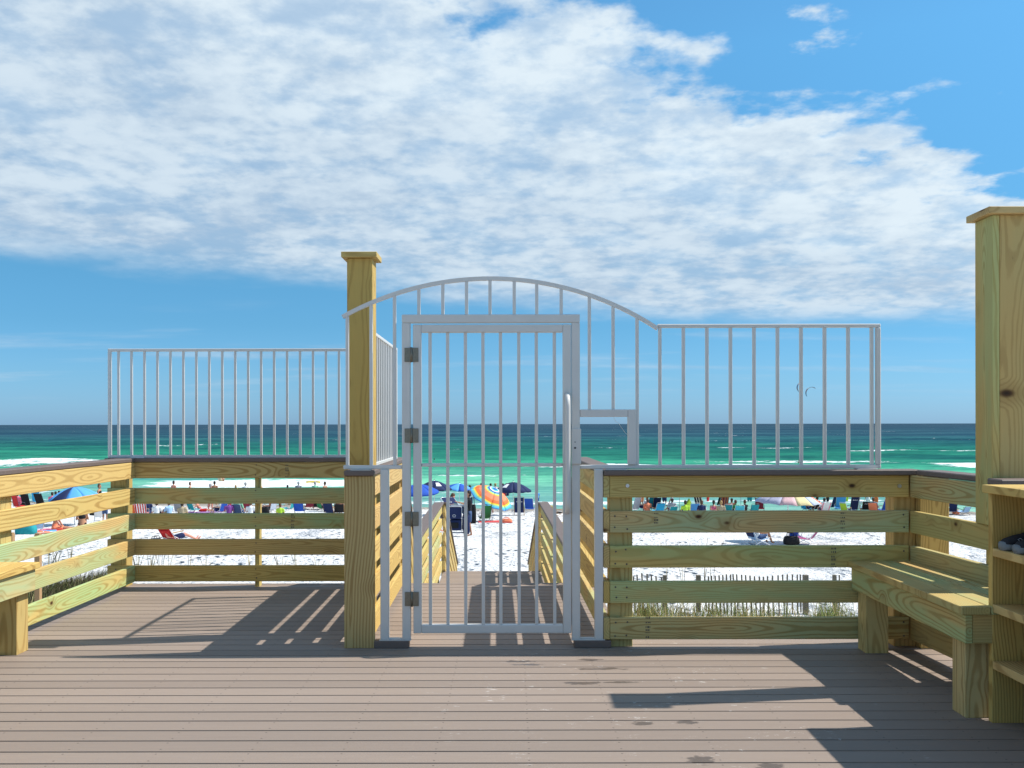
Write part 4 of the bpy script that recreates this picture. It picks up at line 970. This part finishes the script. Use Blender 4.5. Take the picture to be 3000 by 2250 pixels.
# --- beyond the back railing
person(base(407, 1468)+Vector((0, 22, -.45)), 'stand', .2, 'wading man in khaki shorts, paired with a woman in shallow water', 2, None, 'khaki', 'dark'); person(base(415, 1468)+Vector((0, 22, -.45)), 'stand', -.3, 'wading woman in black bikini beside the man in khaki', 0, None, 'black', 'brown', dress='bikini')
person(base(628, 1480), 'stand', .0, 'dark-haired bather at the water edge with bare tanned back', 1, None, 'navy', 'dark')
person(base(612, 1488), 'stand', -.5, 'small child beside the dark-haired bather at the water edge', 0, 'white', 'sky', 'blond', size=.66)
person(base(719, 1486), 'stand', .1, 'bather in white sun hat at the water edge', 0, 'white', 'lightblue', 'grey', hat='white')
for i, (px, py) in enumerate([(874, 1478), (923, 1479)]):
    person(base(px, py), 'stand', .3*i, ['bather in pale grey shirt watching the waves', 'bather in mint shirt watching the waves'][i], 0, ['grey', 'mint'][i], 'lightblue', 'grey')
o = thing('pool_float', 'small yellow float drifting in the shallows', 'float', (base(785, 1470)+Vector((0, 18, 0))).xy.to_3d()+Vector((0, 0, SEA+.1)))
tube('float_tube', o, [(-.7, 0, 0), (-.35, .08, .04), (0, .1, .02), (.4, .05, .04), (.75, -.05, 0)], .10, FM['yellow'], 10); tube('grab_rope', o, [(-.65, -.08, .09), (0, .0, .13), (.7, -.1, .10)], .02, FM['white'], 6)
chair(base(416, 1517), .15, 'red and white striped beach chair behind the back railing', stripes=['red', 'white'], w_=.62, backh=.9, rec=.4)
person(base(396, 1515), 'chair', .1, 'sunburnt person sitting beside the red and white striped chair', 2, None, 'coral', 'brown')
chair(base(395, 1516), .1, 'low orange chair beside the red and white striped chair', 'orange', backh=.55)
person(base(432, 1509), 'sit', .2, 'person in navy shirt sitting past the striped chair', 1, 'navy', 'navy', 'dark')
person(base(458, 1520), 'sit', .1, 'person in dark cap sitting next to the blue-shirted man', 2, 'white', 'navy', 'dark', hat='grey')
person(base(497, 1518), 'sit', 1.0, 'man in light blue shirt sitting side-on in the sand', 1, 'lightblue', 'khaki', 'brown')
chair(base(530, 1510), -.1, 'grey towel-draped chair past the blue-shirted man', 'grey', backh=.8); person(base(532, 1523), 'sit', 0, 'person in khaki cap sitting before the grey draped chair', 1, 'khaki', 'khaki', 'dark', hat='khaki')
chair(base(568, 1504), -.3, 'teal sling chair with purple towel beside it', 'teal', backh=.85); towel(base(592, 1503), 'purple towel spread by the teal sling chair', 'purple', 1.0, 2.4, .05)
person(base(588, 1501), 'sitback', -1.3, 'sunbather in red shorts leaning back on the purple towel', 2, None, 'red', 'brown')
person(base(616, 1500), 'stand', -.3, 'tall sunburnt man in coral shorts beyond the purple towel', 2, None, 'coral', 'grey')
person(base(671, 1516), 'sit', .4, 'person in checked purple shirt in the sitting group by the thin post', 2, 'purple', 'white', 'brown')
person(base(700, 1515), 'chair', .0, 'person in mint shirt and jeans in the sitting group', 0, 'mint', 'denim', 'blond'); chair(base(700, 1515), 0, 'blue sling chair under the person in mint shirt', 'denim', backh=.6)
person(base(733, 1518), 'sit', .0, 'man in white lettered shirt sitting by the thin post', 1, 'white', 'navy', 'brown'); person(base(722, 1508), 'chair', .3, 'person in maroon shirt behind the white lettered shirt', 2, 'maroon', 'navy', 'brown')
chair(base(722, 1508), .3, 'maroon chair behind the man in white lettered shirt', 'maroon', backh=.6)
bag(base(776, 1508), 'black beach bag right past the thin post', 'black', .5, .35, .45)
person(base(820, 1518), 'sit', .1, 'boy in lime shirt sitting alone in the sand', 2, 'lime', 'navy', 'brown', size=.85)
chair(base(877, 1507), 0, 'cobalt chair with black frame past the boy in lime', 'royal', STEEL, backh=.75); chair(base(905, 1494), .1, 'low maroon chair in the row past the cobalt chair', 'maroon', STEEL, backh=.6); chair(base(930, 1494), -.1, 'low black chair in the row past the cobalt chair', 'black', STEEL, backh=.6)
person(base(911, 1493), 'chair', .1, 'person in black shirt in the low maroon chair', 2, 'black', 'black', 'dark')
chair(base(967, 1512), .0, 'navy chair with white lettering and timber arms behind the hinge-side post', 'navy', TIMBER, text=True, w_=.62, backh=.92, rec=.28)
person(base(994, 1511), 'chair', .2, 'sunburnt man sitting beside the lettered navy chair', 2, None, 'grey', 'brown'); chair(base(994, 1511), .2, 'timber-armed black chair next to the lettered navy chair', 'black', TIMBER, backh=.6)
q = base(506, 1594); chair(q, -.75, 'red padded beach chair alone in the sand, reclined', 'red', w_=.6, backh=.72, rec=.55, pouch='red')
person(q+Vector((0, 0, -.02)), 'lounge', -1.0, 'man in dark shorts lying back in the red padded chair', 2, None, 'navy', 'grey')
bag(q+Vector((-.55, -.2, 0)), 'grey bag at the back of the red padded chair', 'grey', .4, .3, .22)

# --- beyond the right railing
chair(base(1857, 1502), .2, 'pale blue striped chair next to the railing end post', stripes=['greyblue', 'white'], w_=.5, backh=.9)
umbrella(base(1990, 1503), 'wide navy umbrella with scalloped edge by the lime towel tent', ['navy'], 2.75, 2.2, (0, 0), 8, .5, valance=.16)
chair(base(1906, 1500), .1, 'teal chair behind the bright turquoise chair', 'teal', STEEL, backh=.95, rec=.25); chair(base(1920, 1500), -.05, 'navy sling chair behind the bright turquoise chair', 'navy', TIMBER, backh=.85, rec=.3); chair(base(1928, 1508), 0, 'bright turquoise low chair before the teal and navy pair', 'cyan', w_=.64, backh=.62)
person(base(1898, 1504), 'sit', .2, 'person in coral top next to the turquoise chair', 2, 'coral', 'coral', 'brown')
person(base(1967, 1510), 'chair', 0, 'man in dark cap sitting in a teal chair by the umbrella pole', 1, 'grey', 'navy', 'dark', hat='grey'); chair(base(1967, 1510), 0, 'teal chair under the man in dark cap', 'teal', backh=.42)
p = base(2014, 1503); t = thing('towel_tent', 'lime green towel tent beside the navy umbrella pole', 'tent', p)
apex = Vector((.1, 0, .98))
for i, (a, b) in enumerate([((-.55, -.5, 0), (.55, -.5, 0)), ((.55, -.5, 0), (.55, .5, 0)), ((.55, .5, 0), (-.55, .5, 0)), ((-.55, .5, 0), (-.55, -.5, 0))]):
    a, b = Vector(a), Vector(b); rows = [[a.lerp(apex, f)+Vector((0, 0, -.05*math.sin(math.pi*f))), a.lerp(b, .5).lerp(apex, f)+Vector((0, 0, -.03)) if f < .99 else apex, b.lerp(apex, f)+Vector((0, 0, -.05*math.sin(math.pi*f)))] for f in (0, .35, .7, .995)]
    sheet('tent_panel', t, rows, FM['lime'], .006)
person(base(2008, 1512), 'sit', .0, 'dark-haired person sitting in front of the lime towel tent', 1, 'lime', 'navy', 'dark')
chair(base(2036, 1508), .1, 'sky blue low chair right of the lime towel tent', 'sky', backh=.6); chair(base(2054, 1500), -.5, 'navy and white chair turned toward the lime towel tent', stripes=['navy', 'navy', 'white'], w_=.6, backh=.95, rec=.35)
person(base(2056, 1511), 'sit', 0, 'brown-haired person in navy sitting before the navy and white chair', 1, 'navy', 'navy', 'brown')
person(base(2090, 1510), 'sit', -.4, 'woman with dark ponytail and bare shoulders', 0, None, 'pink', 'dark', ponytail=True, dress='bikini')
chair(base(2103, 1493), .1, 'black chair behind the ponytailed woman', 'black', STEEL, backh=.9); chair(base(2119, 1497), -.1, 'maroon and orange striped chair behind the ponytailed woman', stripes=['maroon', 'orange', 'maroon'], w_=.62, backh=.95)
for i, (px, py, c, h) in enumerate([(2112, 1512, 'khaki', 'blond'), (2144, 1502, 'coral', 'brown'), (2156, 1508, 'green', 'brown'), (2184, 1508, 'black', 'brown')]):
    person(base(px, py), 'sit', .3*(i-1), 'person in %s top sitting %s' % (c, ['past the ponytailed woman', 'by the maroon and orange striped chair', 'under the edge of the tilted blue umbrella', 'behind the pale rainbow umbrella'][i]), 2, c, 'navy', h)
chair(base(2130, 1511), .1, 'teal low chair between the person in khaki and the person in coral', 'teal', backh=.55); chair(base(2166, 1512), 0, 'aqua low chair beside the person in green top', 'aqua', backh=.55); chair(base(2205, 1512), 0, 'black-framed teal chair behind the pale rainbow umbrella', 'teal', STEEL, backh=.6)
umbrella(base(2170, 1500), 'tilted royal blue umbrella behind the pale rainbow umbrella', ['royal'], 2.3, 1.85, (.1, .42), 8, .45)
umbrella(base(2308, 1590), 'big pale rainbow panelled umbrella over the beach bag', ['royal', 'red', 'yellow', 'sky', 'greyblue', 'lightblue', 'lilac', 'lilac', 'palepink', 'paleyellow', 'greyblue', 'coral'], 2.45, 1.95, (.03, .02), 12, .52)
person(base(2388, 1500), 'chair', .2, 'person in navy shirt beyond the pale rainbow umbrella', 1, 'navy', 'black', 'dark'); chair(base(2388, 1500), .2, 'black chair under the person in navy shirt', 'black', backh=.5)
person(base(2411, 1508), 'chair', 0, 'dark-haired person in the pink-edged white chair', 1, 'white', 'navy', 'dark'); chair(base(2412, 1508), 0, 'white chair with pink edges past the rainbow umbrella', stripes=['pink', 'white', 'white', 'white', 'white', 'white', 'white', 'white', 'pink'], w_=.62, backh=.72)
chair(base(2440, 1495), .35, 'navy chair leaning beside the big cobalt chair', 'navy', backh=.95); chair(base(2460, 1497), -.25, 'big cobalt blue chair tipped sideways in the row', 'sky', w_=.75, backh=.95, rec=.5)
towel(base(2445, 1500), 'grey towel in front of the big cobalt chair', 'greyblue', .8, 1.6)
chair(base(2497, 1503), .05, 'tall navy chair with white lettering near the corner post', 'navy', STEEL, text=True, w_=.62, backh=.98, rec=.25); person(base(2516, 1500), 'chair', -.3, 'person in white shirt between the two lettered chairs', 0, 'white', 'lightblue', 'grey')
chair(base(2534, 1502), 0, 'black chair with white lettering next to the person in white shirt', 'black', TIMBER, text=True, w_=.6, backh=.62); person(base(2543, 1496), 'stand', .4, 'bather with bare legs standing behind the black lettered chair', 2, None, 'white', 'brown', size=.9)
chair(base(2586, 1504), .1, 'cobalt chair half behind the railing corner post', 'royal', w_=.6, backh=.95)
q = base(2218, 1598); chair(q, -1.0, 'pale blue beach chair with white frame at the near edge of the rainbow umbrella shade', 'lightblue', w_=.62, backh=.85, rec=.45, pouch='navy'); person(q, 'chair', -1.0, 'person with bare shins in the pale blue white-framed chair', 1, 'white', 'denim', 'brown')
q = base(2362, 1597); chair(q, 1.0, 'navy and pink striped chair facing the beach bag', stripes=['navy', 'pink', 'purple'], w_=.5, backh=.9, rec=.6)
bag(base(2318, 1597), 'dark beach bag at the foot of the rainbow umbrella pole', 'black', .55, .4, .3); bag(base(2326, 1592), 'small blue cooler bag by the rainbow umbrella pole', 'royal', .34, .3, .5)
chair(base(2760, 1512), .2, 'navy chair with child beside it, seen through the side railing', 'navy', STEEL, backh=.85); chair(base(2786, 1508), -.4, 'dark blue sling chair seen through the side railing', 'navy', STEEL, backh=.8); chair(base(2822, 1510), .8, 'low folded-down chair frame seen through the side railing', 'lightblue', STEEL, backh=.4)
person(base(2772, 1514), 'sit', .3, 'person in teal top sitting by the navy chairs past the side railing', 3, 'teal', 'teal', 'dark'); bag(base(2800, 1507), 'coral bag between the chairs past the side railing', 'coral', .4, .3, .3)
CROWD = [(1880, 1492, 'coral', 'shallows beyond the turquoise low chair'), (1946, 1490, 'navy', 'shallows beyond the man in dark cap'), (2074, 1489, 'red', 'shallows beyond the navy and white chair'), (2132, 1491, 'khaki', 'shallows beyond the striped maroon chair'),
         (2196, 1489, 'teal', 'shallows beyond the tilted blue umbrella'), (2425, 1490, 'black', 'shallows beyond the pink-edged chair'), (2478, 1489, 'lime', 'shallows beyond the big cobalt chair'), (2566, 1490, 'orange', 'shallows beyond the black lettered chair'),
         (508, 1478, 'navy', 'wash beyond the blue-shirted man'), (556, 1480, 'pink', 'wash beyond the teal sling chair'), (690, 1482, 'royal', 'wash beyond the sitting group'), (760, 1479, 'red', 'wash just past the thin post'), (842, 1482, 'khaki', 'wash beyond the boy in lime'), (952, 1481, 'green', 'wash beyond the lettered navy chair')]
for i, (px, py, c, where) in enumerate(CROWD):
    person(base(px, py), ['stand', 'hip'][i % 2], random.uniform(-1.2, 1.2), 'bather in %s swim shorts standing in the %s' % (c, where), i % 3, None, c, ['dark', 'brown', 'blond', 'grey'][i % 4], size=random.uniform(.85, 1.05))
SEATS = [(645, 1508, 'royal', 'next to the sitting group by the thin post'), (660, 1500, 'red', 'behind the checked purple shirt'), (792, 1504, 'greyblue', 'between the black bag and the boy in lime'), (846, 1500, 'teal', 'between the boy in lime and the cobalt chair'), (944, 1498, 'green', 'behind the lettered navy chair'),
         (1945, 1502, 'orange', 'between the turquoise chair and the man in dark cap'), (1886, 1498, 'purple', 'behind the person in coral top'), (2226, 1500, 'maroon', 'behind the far rim of the rainbow umbrella'), (2362, 1500, 'cyan', 'past the rainbow umbrella rim'), (2478, 1508, 'lime', 'in front of the big cobalt chair'), (2560, 1506, 'coral', 'between the black lettered and the half-hidden cobalt chair')]
for i, (px, py, c, where) in enumerate(SEATS):
    rz = random.uniform(-1.3, 1.3); chair(base(px, py), rz, '%s sling beach chair %s' % (c, where), c, [ALU, STEEL, TIMBER][i % 3], w_=random.uniform(.5, .64), backh=random.uniform(.55, .85), rec=random.uniform(.25, .55))
    if i % 2 == 0: person(base(px, py), 'chair', rz, 'person seated in the %s sling chair %s' % (c, where), i % 3, ['white', 'grey', None][i % 3], 'navy', ['brown', 'dark'][i % 2])
# distant swimmers and two kites
for i, (px, py) in enumerate([(1272, 1352), (2341, 1357)]):
    Y = (EYE-SEA)*F/(py-HZ); person((( px-1500)*Y/F, Y, SEA-1.25), 'stand', .2*i, ['lone swimmer waist-deep in line with the gate', 'lone swimmer waist-deep beyond the picket side panel'][i], 1, None, 'navy', 'dark')
def kite(px, py, Y, rad, a0, a1, label, mats):
    p = Vector(((px-1500)*Y/F, Y, EYE+(HZ-py)*Y/F)); t = thing('surf_kite', label, 'kite', p); N = 16
    def row(i): return a0+(a1-a0)*i/N
    for j, mt in enumerate(mats):
        V, Fc = [], []; i0, i1 = j*N//len(mats), (j+1)*N//len(mats)
        for i in range(i0, i1+1):
            a = row(i); ch = .9*math.sin(math.pi*(i+.6)/(N+1.2))+.15; c = Vector((rad*math.cos(a), 0, rad*math.sin(a))); d = c.normalized()
            V += [c+Vector((0, -ch/2, 0))+d*.10, c+Vector((0, -ch/2, 0))-d*.10, c+Vector((0, ch/2, 0))-d*.03, c+Vector((0, ch/2, 0))+d*.03]
        for i in range(i1-i0):
            for k in range(4): Fc.append((4*i+k, 4*i+(k+1) % 4, 4*i+4+(k+1) % 4, 4*i+4+k))
        Fc += [(0, 1, 2, 3), (4*(i1-i0)+3, 4*(i1-i0)+2, 4*(i1-i0)+1, 4*(i1-i0))]
        mesh_obj('wing_panel', V, Fc, FM[mt], t)
kite(2378, 1153, 300, 1.85, .9, 3.75, 'pink and white surf kite hanging above the horizon, fully in view', ['palepink', 'white', 'palepink', 'lilac'])
kite(2352, 1137, 310, 1.85, 1.9, 3.9, 'pale pink surf kite partly behind a picket', ['palepink', 'lilac', 'palepink'])

# ------------------------------------------------------------------ sand fence, posts, dune plants
OLD = plain('weathered_grey_wood', (.20, .165, .125), .85, 0, .3, 14)
def stick(name, parent, p0, p1, wd, dp, mat): return beam(name, parent, p0, p1, wd, dp, mat, bev=.002)
fence = thing('sand_fence', 'weathered slatted sand fence half buried in the dune', 'fence', at(2150, 1800))
rnd = random.Random(5)
def fx(z): return 1830+z/3.206
xs = [80, 115, 160, 208, 248, 290, 343] + [750, 783, 815, 845, 882, 917, 955, 990, 1018, 1053, 1097, 1137, 1178, 1215, 1260, 1298, 1340, 1387, 1437, 1480, 1525, 1570, 1615, 1650] + [1985, 2015]
tops = {80: 185, 115: 172, 160: 158, 208: 162, 248: 170, 290: 182, 343: 190}
FY = 19.6
for z in xs:
    Y = FY + .5*math.sin(z*.004); x = (fx(z)-1500)*Y/F; gz = zg(x, Y)
    tz = tops.get(z, 178+10*math.sin(z*.011)); zt = EYE-(1630+tz/3.206-1241)*Y/F
    stick('fence_picket', fence, (x+rnd.uniform(-.02, .02)+(.04 if z < 1500 else 0), Y, gz-.2), (x, Y+rnd.uniform(-.03, .03), zt), .030, .010, OLD)
for z, w_ in ((375, .075), (690, .09), (1697, .10), (1968, .07)):
    Y = FY+.05; x = (fx(z)-1500)*Y/F; stick('fence_post', fence, (x, Y, zg(x, Y)-.3), (x, Y, EYE-(1630+175/3.206-1241)*Y/F), w_, w_, OLD)
for dz in (.30, .62):
    pts = [Vector(((fx(z)-1500)*FY/F, FY-.02, zg(0, FY)+dz+.03*math.sin(z*.02)))-fence.location for z in range(60, 2030, 40)]
    tube('twisted_wire', fence, pts, .005, STEEL, 5)
for i, (px, py0, py1, lab) in enumerate([(32, 1565, 1700, 'short timber rope-rail post holding a pale rail'), (111, 1567, 1710, 'taller timber rope-rail post near the dune scrub')]):
    Y = 17.5; x = (px-1500)*Y/F; zt = EYE-(py0-1246)*Y/F; t = thing('marker_post', lab, 'post', (x, Y, zg(x, Y)))
    stick('shaft', t, (x, Y, zg(x, Y)-.2), (x, Y, zt), .095, .095, OLD if False else TIMBER); stick('chamfer_cap', t, (x, Y, zt+.001), (x, Y, zt+.02), .08, .08, TIMBER)
    if i == 0: stick('rail', t, (x-2.5, Y-.06, zt-.20), (x-.055, Y-.06, zt-.13), .04, .09, ALU)
GR = [plain('grass_green', (.20, .25, .06), .7, 0, .3, 3), plain('grass_straw', (.50, .40, .19), .8, 0, .25, 3), plain('grass_dark', (.09, .10, .035), .8, 0, .3, 3), plain('twig', (.11, .08, .05), .85)]
def blades(name, spots, label, cat, kind, seed, hmin, hmax, mats, n_per, spread, wd=.006, droop=.5):
    r = random.Random(seed); V, Fc, mi = [], [], []
    for (x, y) in spots:
        for _ in range(n_per):
            bx = x+r.gauss(0, spread); by = y+r.gauss(0, spread); a = r.uniform(0, 2*math.pi); h = r.uniform(hmin, hmax); d = Vector((math.cos(a), math.sin(a), 0)); side = Vector((-d.y, d.x, 0)); side = (side+Vector((.8, 0, 0))).normalized(); dr = r.uniform(.1, droop)
            p = Vector((bx, by, zg(bx, by)-.03)); base_ = len(V)
            for k, f in enumerate((0, .35, .7, 1)):
                c = p+Vector((0, 0, h*(f-.25*dr*f*f)))+d*(h*dr*f*f); w2 = wd*(1-f*.92)
                V += [c-side*w2, c+side*w2]
                if k: Fc.append((base_+2*k-2, base_+2*k-1, base_+2*k+1, base_+2*k)); mi.append(r.choices(range(len(mats)), [4, 4, 1, 1][:len(mats)])[0] if k == 1 else mi[-1])
    o = mesh_obj(name, V, Fc, mats, None); o.data.polygons.foreach_set('material_index', mi)
    return tag(o, label, cat, kind=kind)
r = random.Random(9)
spots = []
for _ in range(420):
    px = r.uniform(1830, 2480); Y = r.uniform(17.6, 19.4)
    dense = .42 if px < 1990 else (.20 if px < 2140 else (.10 if px < 2370 else .2))
    if r.random() > dense: continue
    spots.append(((px-1500)*Y/F, Y))
blades('dune_grass', spots, 'green and straw dune grass around the sand fence', 'grass', 'stuff', 2, .18, .62, [GR[0], GR[1], GR[2]], 20, .13, .010, 1.5)
spots = []
for _ in range(130):
    px = r.uniform(60, 340); py = 1760-(px-60)*.22+r.gauss(0, 9); Y = 3.95*F/(py-1245); spots.append(((px-1500)*Y/F, Y))
blades('dune_scrub', spots, 'dark twiggy dune scrub outside the sunny side railing', 'scrub', 'stuff', 4, .15, .5, [GR[2], GR[3], GR[1], GR[0]], 42, .20, .008, .9)
def sea_oats(px, py, label, n=7, h=1.0, seed=0):
    p = at(px, py); r = random.Random(seed); t = thing('sea_oats', label, 'plant', p, 'thin sea oat tufts on the sand')
    for i in range(n):
        a = r.uniform(0, 6.28); hh = h*r.uniform(.6, 1.1); dr = r.uniform(.05, .35); d = Vector((math.cos(a), math.sin(a)*.5, 0))
        tube('stalk', t, [d*(.04+dr*hh*f*f)+Vector((0, 0, hh*f-.03)) for f in (0, .3, .6, .85, 1)], .006, r.choice([GR[3], GR[2], GR[1]]), 5)
for i, (px, py, n, h) in enumerate([(140, 1700, 9, .9), (162, 1690, 6, .8), (205, 1655, 5, .7), (402, 1690, 8, .8), (440, 1690, 8, .7), (470, 1688, 5, .9), (492, 1680, 2, 1.0), (555, 1680, 3, .9), (600, 1690, 4, .6), (735, 1688, 5, .6), (820, 1690, 6, .7), (870, 1690, 4, 1.1), (930, 1690, 4, .5), (1955, 1700, 2, 1.1), (2000, 1710, 3, 1.0), (2060, 1705, 3, 1.2), (2085, 1700, 2, 1.0)]):
    sea_oats(px, py, ['thin sea oat stalks outside the sunny side railing', 'thin dark sea oat stalks on white sand below the back railing', 'long bare sea oat stalks standing over the sand fence'][(px > 380)+(px > 1500)], n, h, i)
